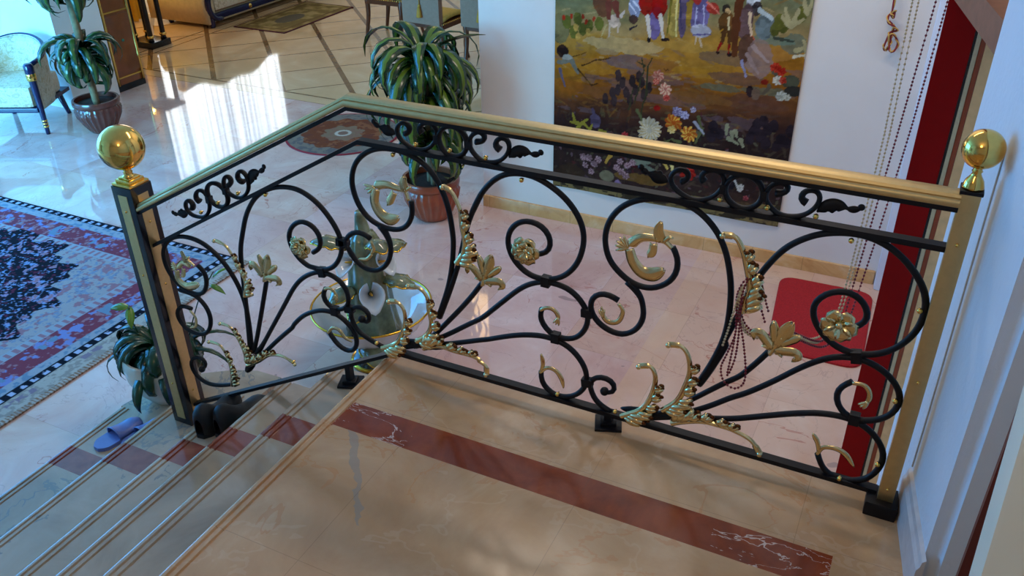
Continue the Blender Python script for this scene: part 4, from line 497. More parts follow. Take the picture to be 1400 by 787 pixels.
# friezes: scrolls, ring and two cut leaves between upper bar and handrail
def leaf_plate(bm, pts, w, wfun, th=.004):
    P = smooth_pts(v3(pts), .004); N = len(P); top, bot = [], []
    for i, p in enumerate(P):
        t_ = (P[min(i + 1, N - 1)] - P[max(i - 1, 0)]).normalized(); n_ = Vector((-t_.z, 0, t_.x)); u = i / (N - 1)
        a, b = wfun(u); top.append(p + n_ * w * a); bot.append(p - n_ * w * b)
    rows = [[bm.verts.new(q + Vector((0, y, 0))) for q in (top[i], P[i], bot[i])] for y in (-th / 2, th / 2) for i in range(N)]
    F, B = rows[:N], rows[N:]
    for i in range(N - 1):
        for j in range(2): bm.faces.new((F[i][j], F[i][j + 1], F[i + 1][j + 1], F[i + 1][j])); bm.faces.new((B[i][j], B[i + 1][j], B[i + 1][j + 1], B[i][j + 1]))
        bm.faces.new((F[i][0], F[i + 1][0], B[i + 1][0], B[i][0])); bm.faces.new((F[i][2], B[i][2], B[i + 1][2], F[i + 1][2]))
    bm.faces.new((F[0][0], B[0][0], B[0][1], F[0][1])); bm.faces.new((F[0][1], B[0][1], B[0][2], F[0][2]))
    bm.faces.new((F[-1][0], F[-1][1], B[-1][1], B[-1][0])); bm.faces.new((F[-1][1], F[-1][2], B[-1][2], B[-1][1]))
def leafw(u):
    body = math.sin(PI * min(1, u / .72)) ** .8 if u < .72 else .0
    tip = .42 * math.sin(PI * (u - .68) / .32) ** .6 if u > .68 else 0
    return max(.12, body, tip), max(.12, body * (.75 + .35 * abs(math.sin(u * 14))), tip * 1.3)
def frieze(mp):
    F = {k: [mp(*q) for q in v] for k, v in FRIEZE.items()}
    for k in ('C1', 'C2'):
        bm = bmesh.new(); P = relax(smooth_pts(v3(F[k]), .006), 2); tube(bm, P, .0072, 8, lambda u: .85 + .45 * abs(2 * u - 1) ** 6, flat=1.4); rc('frieze_scroll', bm, IRON)
    c = mp(.3175, .823); bm = bmesh.new()
    tube(bm, smooth_pts([Vector((c[0] + .0445 * math.cos(a), 0, c[1] + .0430 * math.sin(a))) for a in np.linspace(0, 2 * PI, 25)], .01), .0072, 8, flat=1.4, cap=False); rc('frieze_ring', bm, IRON)
    for x in (.2685, .3655):
        c = mp(x, .823); bm = bmesh.new(); box(bm, c[0] - .008, c[0] + .008, -.011, .011, c[1] - .012, c[1] + .012, bev=.002); rc('collar', bm, IRON, False)
    for k in ('leafL', 'leafR'):
        pts = F[k][::-1] if k == 'leafL' else F[k]
        bm = bmesh.new(); leaf_plate(bm, pts, .017, leafw); ball(bm, (pts[-1][0], 0, pts[-1][1] + .004), .0085, 8, 6, (1, .5, 1)); rc('frieze_leaf', bm, IRON)
frieze(lambda x, z: (x, z))
frieze(lambda x, z: (x + .795, z))
co, si = math.cos(math.atan(SL)), math.sin(math.atan(SL))
def slope_map(x, z):
    u, w = x - .3175, z - .774          # the same frieze, turned to run parallel to the sloping bar
    return (-.5786 + u * co - w * si, .443 + u * si + w * co)
frieze(slope_map)
# ---- gilding
def drop(bm, p0, d, L, w, side, bend=.6):
    """one fat rib of a leaf: a flattened tear-shaped tube"""
    q = []; ang = 0; p = Vector(p0); n_ = Vector((-d.z, 0, d.x)) * side
    for i in range(8):
        u = i / 7; dd = d * math.cos(ang) + n_ * math.sin(ang); q.append(p + Vector((0, -.016 * math.sin(PI * u * .8) - .004, 0))); p = p + dd * (L / 7); ang += bend / 7
    tube(bm, q, w, 8, lambda u: .25 + .85 * math.sin(PI * (.08 + .80 * u)) ** .8, flat=.7)
def acanthus(pts, k=1.0):
    """gilt leaf: a smooth stem strip ending in a curl, stacked ribbed leaflets along its outer side"""
    P = relax(smooth_pts(v3(pts), .004), 4); N = len(P)
    bm = bmesh.new(); rows = []
    for i, p in enumerate(P):
        t_ = (P[min(i + 1, N - 1)] - P[max(i - 1, 0)]).normalized(); n_ = Vector((-t_.z, 0, t_.x)); u = i / (N - 1)
        ww = .0078 * k * (1.15 - .25 * u + (.35 if u > .9 else 0))
        rows.append([bm.verts.new(p + n_ * (ww * s_) + Vector((0, -.012 - .006 * (1 - s_ * s_), 0))) for s_ in (-1, -.5, 0, .5, 1)])
    for a, b in zip(rows, rows[1:]):
        for j in range(4): bm.faces.new((a[j], b[j], b[j + 1], a[j + 1]))
    T0 = (P[int(N * .55)] - P[int(N * .45)]).normalized(); T1 = (P[-1] - P[-4]).normalized()
    side = -1 if (T0.x * T1.z - T0.z * T1.x) > 0 else 1
    tips = []
    for q, le, nr, wd in ((.0, .078, 3, .0100), (.17, .052, 2, .0088), (.31, .046, 2, .0084), (.45, .041, 2, .0078), (.58, .036, 2, .0070)):
        i = int(q * (N - 1)); p = P[i]; t_ = (P[min(i + 3, N - 1)] - P[max(i - 3, 0)]).normalized(); n_ = Vector((-t_.z, 0, t_.x)) * side
        le *= k
        for r in range(nr):
            f = .06 + .30 * r / max(1, nr - 1) * (1.35 if nr == 3 else 1)
            dd = (t_ * math.cos(f) + n_ * math.sin(f)).normalized()
            drop(bm, p + n_ * (.006 * k) + t_ * (le * .10 * (nr - 1 - r)) , dd, le * (1 - .14 * r), wd * k, -side, -.75)
        e_ = p + t_ * (le * .86) + n_ * (le * .44)
        dk = bmesh.new(); tips.append(dk)
        for m_ in range(3): ball(dk, (e_.x + .006 * k * math.cos(2.1 * m_ + q * 9), -.012 - .004 * m_, e_.z + .006 * k * math.sin(2.1 * m_ + q * 9)), .0078 * k, 7, 5, (1.15, .6, .8))
    e_ = P[-1]; ball(bm, (e_.x, -.016, e_.z), .0085 * k, 8, 6)
    o = rc('acanthus_leaf', bm, GILT)
    for dk in tips:
        q_ = mesh_obj('shade_curl', dk, SHADED_GILT, None, True); q_['label'] = 'curled leaf tip coloured dark as the shaded gilt underside'
        q_.parent = o; q_.matrix_parent_inverse = (RL.matrix_basis @ o.matrix_parent_inverse).inverted()
for k, pts in LEAVES.items(): acanthus(pts, 1.0 if k[0] != '0' else .85)
def ribbon(bm, pts, w0, w1, bulge=.006, y0=-.010, groove=0, taper=.25):
    P = relax(smooth_pts(v3(pts), .005), 2); N = len(P); prev = None
    for i, p in enumerate(P):
        t_ = (P[min(i + 1, N - 1)] - P[max(i - 1, 0)]).normalized(); n_ = Vector((-t_.z, 0, t_.x)); u = i / (N - 1)
        w = (w0 + (w1 - w0) * u) * (1 if u < 1 - taper else math.sqrt(max(.02, (1 - u) / taper)))
        ro = []
        for s_ in np.linspace(-1, 1, 7):
            ro.append(bm.verts.new(p + n_ * (w * s_) + Vector((0, y0 - bulge * (1 - s_ * s_) + groove * math.cos(s_ * PI * 3), 0))))
        if prev:
            for m_ in range(6): bm.faces.new((prev[m_], ro[m_], ro[m_ + 1], prev[m_ + 1]))
        prev = ro
def thick(o, t_=.0018):
    m_ = o.modifiers.new('thickness', 'SOLIDIFY'); m_.thickness = t_; m_.offset = 0; return o
def fan_tuft(bm, base, d, n, L, w, spread):
    a0 = math.atan2(d[1], d[0])
    for i in range(n):
        a = a0 + spread * (i / (n - 1) - .5); e_ = (base[0] + L * math.cos(a), base[1] + L * math.sin(a)); m_ = (base[0] + .5 * L * math.cos(a + .1), base[1] + .5 * L * math.sin(a + .1))
        ribbon(bm, [base, m_, e_], w * .5, w, .003, -.012, 0, .5)
for k, f in FISH.items():
    s_ = .8 if k == '0' else 1.0
    bm = bmesh.new()
    ribbon(bm, f['neck'] + f['body'][::-1], .006 * s_, .015 * s_, .006, -.010, 0, .08)
    ribbon(bm, f['arc'], .013 * s_, .024 * s_, .010, -.008, .0026, .25)
    ribbon(bm, f['lobe'], .010 * s_, .013 * s_, .006, -.016, .002, .3)
    ribbon(bm, f['top'], .014 * s_, .018 * s_, .006, -.014, .003, .7)
    b = f['body'][-1]; t_ = f['top'][-1]
    ribbon(bm, [b, ((b[0] * 2 + t_[0]) / 3 + .02 * s_, (b[1] * 2 + t_[1]) / 3), (b[0] + .026 * s_, b[1] + .016 * s_)], .005 * s_, .007 * s_, .004, -.016, 0, .5)
    tb, te = f['tail'][0], f['tail'][-1]; fan_tuft(bm, tb, (te[0] - tb[0], te[1] - tb[1]), 5, .036 * s_, .0065, 1.6)
    thick(rc('scroll_leaf', bm, GILT))
for k, pts in ENDLEAF.items():
    bm = bmesh.new(); ribbon(bm, pts, .005, .0095 if k in ('F1', 'F2', 'B2', 'F0') else .008, .004, -.008, .0008, .3)
    if k in ('E1', 'E2', 'E0', 'B2'): fan_tuft(bm, pts[-2], (pts[-1][0] - pts[-2][0], pts[-1][1] - pts[-2][1]), 3, .026, .005, .7)
    thick(rc('tip_leaf', bm, GILT))
def rosette(c, r, n, double):
    bm = bmesh.new()
    for lay in range(2 if double else 1):
        for i in range(n):
            a = 2 * PI * (i + .5 * lay) / n; rr = r * (1 - .32 * lay); d = Vector((math.cos(a), 0, math.sin(a))); q = Vector((-d.z, 0, d.x)); prev = None
            for j in range(6):
                v = j / 5; cc = Vector((c[0], -.014 - .006 * lay, c[1])) + d * (rr * (.12 + .88 * v)) + Vector((0, -.010 * math.sin(PI * v * .8), 0))
                w = rr * .46 * math.sin(PI * (.10 + .72 * v)) ** .8
                ro = [bm.verts.new(cc + q * w + Vector((0, -.004, 0))), bm.verts.new(cc + Vector((0, .002, 0))), bm.verts.new(cc - q * w + Vector((0, -.004, 0)))]
                if prev:
                    for m_ in range(2): bm.faces.new((prev[m_], ro[m_], ro[m_ + 1], prev[m_ + 1]))
                prev = ro
    ball(bm, (c[0], -.018, c[1]), r * .22)
    thick(rc('rosette', bm, GILT), .0015)
fl_ = MISC['flower']
rosette(fl_[0], .043, 6, True); rosette(fl_[1], .044, 6, False); rosette(fl_[2], .040, 6, True)
def fleuron(a, b, s_):
    d = Vector((b[0] - a[0], 0, b[1] - a[1])); L = d.length; d.normalize(); n_ = Vector((-d.z, 0, d.x))
    T2 = lambda u, w: (a[0] + d.x * u * L + n_.x * w * L, a[1] + d.z * u * L + n_.z * w * L)
    bm = bmesh.new()
    ribbon(bm, [T2(.25, 0), T2(.65, 0), T2(1.04, 0)], .15 * L, .19 * L, .010, -.014, .004, .35)
    for sg in (-1, 1):
        ribbon(bm, [T2(.28, sg * .08), T2(.55, sg * .24), T2(.80, sg * .38)], .10 * L, .13 * L, .009, -.012, .002, .35)
        ribbon(bm, [T2(.06, sg * .05), T2(.20, sg * .30), T2(.30, sg * .50), T2(.18, sg * .62), T2(.06, sg * .52)], .13 * L, .12 * L, .010, -.013, .003, .3)
        ribbon(bm, [T2(.14, 0), T2(.02, sg * .16), T2(-.02, sg * .28)], .09 * L, .09 * L, .007, -.012, 0, .5)
    ribbon(bm, [T2(-.14, 0), T2(.1, 0), T2(.30, 0), T2(.5, 0)], .06 * L, .20 * L, .010, -.012, 0, .3)
    thick(rc('fleuron', bm, GILT))
f6 = MISC['fleur']
fleuron(f6[0], f6[1], 1); fleuron(f6[2], f6[3], 1); fleuron(f6[4], f6[5], 1)
for i, (x, z) in enumerate(STUDS):
    bm = bmesh.new(); ball(bm, (x, -.014, z), .0068, 10, 8); box(bm, x - .002, x + .002, -.012, -.002, z - .002, z + .002); rc('stud', bm, GOLD)

# ------------------------------------------------------------------ newel post (foot of the stairs) and brass end post
NP = thing('newel_post', 'square black newel post with brass panels and a large brass ball on top', 'post', (-1.0145, 0, NZ[4]))
x0, x1, y0, y1, zt = -1.062, -.967, -.045, .050, .452
def nc(name, bm, mat, smooth=False, label=None):
    o = mesh_obj(name, bm, mat, None, smooth); child(o, NP)
    if label: o['label'] = label
    return o
bm = bmesh.new(); box(bm, x0, x1, y0, y1, NZ[4], zt, bev=.003); autosmooth(nc('shaft', bm, BLACKW))
for nm, d in (('front', (x0 + .026, x1 - .026, y0 - .0015, y0 + .002)), ('side', (x1 - .002, x1 + .0015, y0 + .024, y1 - .024)), ('back', (x0 + .026, x1 - .026, y1 - .002, y1 + .0015)), ('left', (x0 - .0015, x0 + .002, y0 + .024, y1 - .024))):
    bm = bmesh.new(); box(bm, *d, NZ[4] + .03, zt - .03, bev=.001); nc('brass_inlay', bm, BRASS, False)
for z in (.36, .10, -.40):
    for c in (((x0 + x1) / 2, y0 - .002, z), (x1 + .002, (y0 + y1) / 2, z - .05)):
        bm = bmesh.new(); ball(bm, c, .0045, 8, 6); nc('screw', bm, GOLD, True)
cx, cy = (x0 + x1) / 2, (y0 + y1) / 2
bm = bmesh.new()
for a, z_a, z_b in ((.044, zt, zt + .010), (.034, zt + .010, zt + .022), (.026, zt + .022, zt + .028)): box(bm, cx - a, cx + a, cy - a, cy + a, z_a, z_b, bev=.003)
autosmooth(nc('cap', bm, GOLD))
bm = bmesh.new(); lathe(bm, [(.024, zt + .026), (.018, zt + .032), (.014, zt + .040), (.017, zt + .044), (.013, zt + .050), (.016, zt + .058), (.02, zt + .062)], (cx, cy, 0)); nc('neck', bm, GOLD, True)
bm = bmesh.new(); ball(bm, (cx, cy, zt + .056 + .0785), .0785, 48, 32); nc('ball_finial', bm, GOLD, True, 'large polished brass ball')
EP = thing('end_post', 'slim brass end post with a small brass ball beside the right wall', 'post', (1.583, -.012, 0))
def ec(name, bm, mat, smooth=False):
    o = mesh_obj(name, bm, mat, None, smooth); child(o, EP); return o
bm = bmesh.new(); box(bm, 1.564, 1.603, -.033, .008, .035, .918, bev=.0015); autosmooth(ec('shaft', bm, BRASS))
bm = bmesh.new(); box(bm, 1.538, 1.618, -.056, .022, 0, .045, bev=.005); autosmooth(ec('base_shoe', bm, IRON))
bm = bmesh.new(); box(bm, 1.560, 1.606, -.037, .012, .918, .926, bev=.002); autosmooth(ec('collar_plate', bm, IRON))
cx, cy = 1.583, -.0125
bm = bmesh.new(); lathe(bm, [(.022, .926), (.0215, .932), (.018, .944), (.011, .955), (.0085, .961), (.011, .965), (.008, .970), (.010, .975)], (cx, cy, 0)); ec('neck', bm, GOLD, True)
bm = bmesh.new(); ball(bm, (cx, cy, 1.013), .0415, 40, 28); ec('ball_finial', bm, GOLD, True)
for z in (.80, .43, .085):
    bm = bmesh.new(); ball(bm, (1.583, -.034, z), .0045, 8, 6); ec('screw', bm, GOLD, True)
# ------------------------------------------------------------------ tapestry on the back wall
def canvas(h, w, x0, x1, z0, z1):
    xs = np.linspace(x0, x1, w); zs = np.linspace(z0, z1, h); return np.meshgrid(xs, zs)
def nfield(X, Z, scale, seed):
    """smooth value noise on a grid"""
    rng = np.random.RandomState(seed); out = np.zeros_like(X); amp = 1.0; tot = 0
    for o_ in range(3):
        g = rng.rand(80, 80); u = (X * scale[0] * 2 ** o_) % 79; v = (Z * scale[1] * 2 ** o_) % 79
        i, j = np.floor(u).astype(int), np.floor(v).astype(int); fu, fv = u - i, v - j
        fu, fv = fu * fu * (3 - 2 * fu), fv * fv * (3 - 2 * fv); i2, j2 = (i + 1) % 80, (j + 1) % 80
        out += amp * (g[j, i] * (1 - fu) * (1 - fv) + g[j, i2] * fu * (1 - fv) + g[j2, i] * (1 - fu) * fv + g[j2, i2] * fu * fv)
        tot += amp; amp *= .5
    return out / tot
TX0, TX1, TZ0, TZ1 = -.628, .825, -.662, 1.30
h_, w_ = 372, 280
X, Z = canvas(h_, w_, TX0, TX1, TZ0, TZ1)
C = np.zeros((h_, w_, 3))
zz = Z - (X - .1) * .07
nz = nfield(X + 3, Z + 3, (3.2, 9), 3); nz2 = nfield(X + 7, Z + 5, (9, 22), 5)
lev = zz + (nz - .5) * .28
def grad(stops):
    c = np.zeros((h_, w_, 3)); zs = [s_[0] for s_ in stops]
    for k in range(3): c[..., k] = np.interp(lev, zs, [L255(s_[1])[k] for s_ in stops])
    return c
C = grad([(-.66, (64, 50, 34)), (-.5, (56, 40, 36)), (-.3, (48, 34, 30)), (-.14, (60, 38, 32)), (-.02, (96, 58, 34)), (.10, (146, 88, 26)), (.22, (168, 112, 30)), (.34, (176, 130, 52)), (.42, (170, 138, 84)), (.52, (128, 122, 80)), (.7, (96, 116, 96)), (1.3, (130, 150, 160))])
C *= (.78 + .44 * nz2)[..., None]
m_ = (nfield(X + 2, Z + 9, (5, 16), 11) > .62) & (zz < .3) & (zz > -.25)
C[m_] = C[m_] * .55 + L255((112, 92, 96)) * .45
m_ = (zz < -.575)
C[m_] = np.where((nz2[m_] > .52)[:, None], L255((128, 112, 70)), L255((60, 52, 38)))
def put(mask, col, k=1.0): C[mask] = C[mask] * (1 - k) + np.array(col) * k
jx = (nfield(X + 1, Z + 4, (26, 26), 21) - .5) * .014; jz = (nfield(X + 6, Z + 2, (26, 26), 22) - .5) * .014
XX, ZZ = X + jx, Z + jz
def zone(z):
    return [(70, 60, 44), (52, 40, 44), (92, 78, 60), (44, 34, 38)] if z < -.12 else ([(116, 74, 34), (140, 96, 40), (90, 70, 60), (108, 96, 60)] if z < .12 else [(186, 140, 60), (150, 104, 36), (128, 104, 86), (196, 166, 110)])
rs_ = random.Random(12)
for _ in range(900):
    x, z = rs_.uniform(TX0, TX1), rs_.uniform(TZ0, .75)
    if z > .28 and rs_.random() < .8: continue
    a, L_, w2 = rs_.uniform(-.5, .5) + (rs_.choice((0, 1.3, -1.3)) if z < -.1 else 0), rs_.uniform(.015, .05), rs_.uniform(.004, .009)
    i0, i1 = max(0, int((z - .06 - TZ0) / (TZ1 - TZ0) * h_)), min(h_, int((z + .06 - TZ0) / (TZ1 - TZ0) * h_)); j0, j1 = max(0, int((x - .06 - TX0) / (TX1 - TX0) * w_)), min(w_, int((x + .06 - TX0) / (TX1 - TX0) * w_))
    if i1 <= i0 or j1 <= j0: continue
    dx, dz = X[i0:i1, j0:j1] - x, Z[i0:i1, j0:j1] - z; u_ = dx * math.cos(a) + dz * math.sin(a); v_ = -dx * math.sin(a) + dz * math.cos(a)
    mk = (u_ / L_) ** 2 + (v_ / w2) ** 2 < 1; sub_ = C[i0:i1, j0:j1]; sub_[mk] = sub_[mk] * .55 + L255(rs_.choice(zone(z))) * .45
for _ in range(420):
    x, z = rs_.uniform(TX0 + .02, TX1 - .02), rs_.uniform(-.60, -.02)
    if z > -.22 and rs_.random() < .75: continue
    r = rs_.uniform(.006, .020); c0 = rs_.choice([(70, 62, 44), (84, 80, 52), (96, 76, 86), (58, 46, 56), (120, 96, 104), (104, 100, 76), (90, 40, 40), (50, 52, 40)]); a = rs_.uniform(0, PI)
    i0, i1 = max(0, int((z - .04 - TZ0) / (TZ1 - TZ0) * h_)), min(h_, int((z + .04 - TZ0) / (TZ1 - TZ0) * h_)); j0, j1 = max(0, int((x - .04 - TX0) / (TX1 - TX0) * w_)), min(w_, int((x + .04 - TX0) / (TX1 - TX0) * w_))
    dx, dz = X[i0:i1, j0:j1] - x, Z[i0:i1, j0:j1] - z; u_ = dx * math.cos(a) + dz * math.sin(a); v_ = -dx * math.sin(a) + dz * math.cos(a)
    mk = (u_ / r) ** 2 + (v_ / (r * .45)) ** 2 < 1; sub_ = C[i0:i1, j0:j1]; sub_[mk] = sub_[mk] * .35 + L255(c0) * .65
for x, z, rx, rz, a, c in TAP_E:
    d = ((XX - x) / rx) ** 2 + ((ZZ - z) / rz) ** 2
    big = rx > .06
    put(d < (1 + (nz2 - .5) * (1.6 if big else .5)), L255(c), .75 if big else .95)
    if not big: put((d < 1) & (nz2 > .58), L255(c) * 1.35, .7); put((d < 1) & (nz2 < .40), L255(c) * .55, .7)
for pts, w, c in TAP_S:
    for (ax, az), (bx, bz) in zip(pts, pts[1:]):
        vx, vz = bx - ax, bz - az; L2 = vx * vx + vz * vz + 1e-9
        t_ = np.clip(((XX - ax) * vx + (ZZ - az) * vz) / L2, 0, 1)
        put(np.hypot(XX - ax - t_ * vx, ZZ - az - t_ * vz) < w * .5 * (1.15 - .5 * t_), L255(c))
for x, z, r, n, c, c2 in TAP_F:
    dx, dz = X - x, Z - z; rr = np.hypot(dx, dz); an = np.arctan2(dz, dx)
    edge = r * (.78 + .26 * np.abs(np.cos(an * n / 2 + x * 40)))
    edge = edge * (1 + (nz2 - .5) * .7); put(rr < edge, L255(c), .9); put((rr < edge) & (np.cos(an * n + rr / r * 5 + nz2 * 4) > .25), L255(c2), .85); put((rr < edge) & (nz2 > .60), L255(c) * .5, .55); put(rr < r * .22, L255(c) * .7)
C *= (.70 + .44 * nfield(X + 4, Z + 8, (38, 38), 77))[..., None]
M_TAP = weave_mat('tapestry_weave')
tp = painted('tapestry', TX0, TX1, TZ0, TZ1, C, lambda a, b: np.stack([a, 2.868 + .005 * np.sin(a * 9 + b), b], -1), M_TAP)
tag(tp, 'large woven tapestry of people and flowers hanging on the white back wall', 'tapestry')
sm = tp.modifiers.new('thickness', 'SOLIDIFY'); sm.thickness = .006

# ------------------------------------------------------------------ rugs
def rug_mesh(name, pts_fn, col, x0, x1, y0, y1, z, label, cat='rug'):
    o = painted(name, x0, x1, y0, y1, col, lambda a, b: np.stack([a, b, np.full_like(a, z)], -1), weave_mat(name + '_pile'))
    m_ = o.modifiers.new('thickness', 'SOLIDIFY'); m_.thickness = .009; m_.offset = -1
    return tag(o, label, cat)
RX0, RX1, RY0, RY1 = -5.2, -2.09, -.95, 1.546
w_, h_ = 560, 450
X, Y = canvas(h_, w_, RX0, RX1, RY0, RY1)
ax = np.minimum(X - RX0, (RX1 - .14) - X); ay = np.minimum(Y - RY0, RY1 - Y); d = np.minimum(ax, ay)
n1 = nfield(X + 9, Y + 9, (26, 26), 31); n2 = nfield(X + 9, Y + 3, (44, 44), 33); n3 = nfield(X + 5, Y + 5, (13, 13), 35)
NAVY, CREAMC, ROSE, LBL, PNK = L255((10, 10, 22)), L255((156, 146, 146)), L255((124, 56, 70)), L255((108, 130, 150)), L255((150, 106, 114))
C = np.tile(CREAMC, (h_, w_, 1))
u = np.where(ax < ay, Y, X)
def motif(k, ph=0): return np.cos(u * k + ph)
put((d < .055), NAVY); put((d > .012) & (d < .045) & (motif(95) > .1) & (n2 > .38), L255((170, 176, 200)))
put((d >= .055) & (d < .12), L255((150, 154, 162))); put((d >= .055) & (d < .12) & (n2 > .56), LBL)
put((d >= .12) & (d < .30), ROSE); put((d >= .12) & (d < .30) & (n1 > .60), L255((120, 128, 176))); put((d >= .12) & (d < .30) & (n2 > .63), PNK); put((d >= .15) & (d < .27) & (motif(16) > .55) & (n3 > .45), LBL)
put((d >= .30) & (d < .37), L255((150, 152, 160))); put((d >= .31) & (d < .36) & (motif(120) > .2), PNK)
put((d >= .37) & (n1 > .62), PNK); put((d >= .37) & (n2 > .64), L255((124, 132, 150))); put((d >= .37) & (np.abs(n3 - .5) < .010), L255((96, 100, 124)))
cx, cy = -3.72, .32; px_, py_ = np.abs(X - cx), np.abs(Y - cy)
an = np.arctan2(Y - cy, X - cx); rr = np.hypot((X - cx) / 1.0, (Y - cy) / .93)
rad = .99 + .045 * np.cos(an * 16) + .03 * np.sin(an * 40)
med = (rr < rad) & (d > .30)
put(med, NAVY); put(med & (n1 > .67), L255((150, 130, 160))); put(med & (n2 > .70), L255((120, 138, 176))); put(med & (np.abs(n3 - .5) < .010), L255((130, 140, 176))); put(med & (n1 > .74), PNK); put(med & (n2 < .30), L255((90, 30, 50)))
put(rr < .36 + .05 * np.cos(an * 12), L255((176, 146, 166))); put((rr < .36) & (n2 > .55), LBL); put((rr < .36) & (n1 < .42), ROSE); put(rr < .10, L255((130, 176, 214)))
fr_ = X > RX1 - .14
put(fr_, L255((176, 166, 154))); put(fr_ & (n2 > .55), L255((150, 140, 130)))
put((X > RX1 - .035) & (np.cos(Y * 330 + 6 * n2) > .1), L255((140, 104, 80))); put((X > RX1 - .12) & (X < RX1 - .08) & (np.cos(Y * 14) > .4) & (n1 > .4), L255((132, 116, 130)))
rug_mesh('persian_rug', None, C, RX0, RX1, RY0, RY1, ZF + .010, 'large blue and rose Persian rug with a navy medallion at the foot of the stairs')
# round rug
w_ = 150; X, Y = canvas(w_, w_, -1, 1, -1, 1); h_ = w_
rr = np.hypot(X, Y); an = np.arctan2(Y, X); n1 = nfield(X + 3, Y + 3, (7, 7), 41); n2 = nfield(X + 3, Y + 9, (13, 13), 43)
C = np.tile(L255((150, 138, 122)), (w_, w_, 1))
put(n2 > .58, L255((120, 112, 108))); put(rr > .965, L255((150, 50, 56)))
put(rr < .70 + .04 * np.cos(an * 12), L255((136, 76, 46))); put((rr < .70) & (n1 > .58), L255((168, 116, 76))); put((rr < .70) & (n2 > .62), L255((110, 60, 44)))
put(rr < .34 + .05 * np.cos(an * 8), L255((160, 138, 116))); put((rr < .34) & (n2 > .55), L255((136, 100, 80)))
put(np.abs(rr - .12) < .028, L255((226, 214, 196))); put(rr < .08, L255((130, 96, 80)))
def disc(a, b): # square grid wrapped onto a disc
    r = np.sqrt(np.maximum(0, a * a + b * b - a * a * b * b)); t_ = np.arctan2(b, a); return np.stack([-2.86 + .475 * r * np.cos(t_), 3.60 + .475 * r * np.sin(t_), np.full_like(a, ZF + .009)], -1)
rad = np.sqrt(np.maximum(0, X * X + Y * Y - X * X * Y * Y)); 
C = np.tile(L255((128, 114, 100)), (w_, w_, 1)); put(n2 > .58, L255((104, 96, 92))); put(rad > .965, L255((150, 50, 56)))
put(rad < .70 + .04 * np.cos(an * 12), L255((118, 62, 38))); put((rad < .70) & (n1 > .58), L255((140, 84, 54))); put((rad < .70) & (n2 > .62), L255((110, 60, 44)))
put(rad < .34 + .05 * np.cos(an * 8), L255((134, 106, 82))); put((rad < .34) & (n2 > .55), L255((136, 100, 80))); put(np.abs(rad - .12) < .028, L255((190, 174, 154))); put(rad < .08, L255((130, 96, 80)))
o = painted('round_rug', -1, 1, -1, 1, C, disc, weave_mat('round_rug_pile')); m_ = o.modifiers.new('thickness', 'SOLIDIFY'); m_.thickness = .008; m_.offset = -1
tag(o, 'small round brown and grey rug with a red rim on the marble floor', 'rug')
# rug before the sofa
h_, w_ = 110, 60; X, Y = canvas(h_, w_, -6.14, -5.38, 5.97, 7.35)
n1 = nfield(X + 20, Y + 3, (9, 9), 51); d = np.minimum(np.minimum(X + 6.14, -5.38 - X), np.minimum(Y - 5.97, 7.35 - Y))
C = np.tile(L255((142, 118, 66)), (h_, w_, 1)); put(n1 > .55, L255((120, 96, 52))); put(n1 < .42, L255((160, 132, 84))); put(d < .02, L255((84, 34, 44))); put((d > .09) & (d < .12), L255((110, 84, 44)))
put(np.hypot((X + 5.76) / .13, (Y - 6.55) / .24) < 1, L255((96, 84, 66)))
rug_mesh('sofa_rug', None, C, -6.14, -5.38, 5.97, 7.35, ZF + .009, 'olive gold rug with a dark red edge in front of the sofa')
# red bath-style mat with rounded corners
bm = bmesh.new(); pts = []
quad = [(.905, 2.735), (1.425, 2.745), (1.455, 1.955), (.985, 1.955)]
def rounded(q, r):
    out = []; n = len(q)
    for i in range(n):
        p, a, b = Vector(q[i]), Vector(q[i - 1]), Vector(q[(i + 1) % n]); u, v = (a - p).normalized(), (b - p).normalized()
        for k in range(7):
            t_ = k / 6; out.append((p + u * r * (1 - t_) ** 2 + v * r * t_ ** 2))
    return out
P = rounded(quad, .10)
lo = [bm.verts.new((p.x, p.y, ZF)) for p in P]; md = [bm.verts.new((p.x, p.y, ZF + .010)) for p in P]
c = Vector((sum(p.x for p in P) / len(P), sum(p.y for p in P) / len(P)))
hi = [bm.verts.new((p.x + (c.x - p.x) * .03, p.y + (c.y - p.y) * .03, ZF + .014)) for p in P]
n = len(P); bm.faces.new(lo[::-1]); bm.faces.new(hi)
for i in range(n):
    j = (i + 1) % n; bm.faces.new((lo[i], lo[j], md[j], md[i])); bm.faces.new((md[i], md[j], hi[j], hi[i]))
t = NT('red_pile'); nn = t.noise(t.objc(), 160, 3); t.bump(nn, .6, .006)
M_REDM = t.done(t.ramp(nn, [(.3, lin((150, 14, 18))), (.7, lin((190, 28, 30)))]), .95)
tag(mesh_obj('floor_mat', bm, M_REDM), 'red floor mat with rounded corners by the skirting of the back wall', 'mat')

# ------------------------------------------------------------------ beaded cords and knotted cord
M_MAR = plain('maroon_beads', (120, 16, 30), .3); M_CRB = plain('cream_beads', (206, 178, 132), .35)
def beads(pts, mat, label, r=.0037, step=.0096):
    P = smooth_pts([Vector(p) for p in pts], .002); bm = bmesh.new(); acc = 0; last = P[0]
    unit = bmesh.new(); bmesh.ops.create_uvsphere(unit, u_segments=6, v_segments=4, radius=r)
    uv = [v.co.copy() for v in unit.verts]; uf = [[v.index for v in f.verts] for f in unit.faces]; unit.free()
    def one(p):
        vs = [bm.verts.new(p + q) for q in uv]
        for f in uf: bm.faces.new([vs[i] for i in f])
    one(P[0])
    for p in P[1:]:
        acc += (p - last).length; last = p
        if acc >= step: one(p); acc = 0
    tube(bm, P[::4], .0008, 4)
    return tag(mesh_obj('beaded_cord', bm, mat, None, True), label, 'cord', 'beaded cords draped over the railing')
def upward(pts, top): return [top] + pts
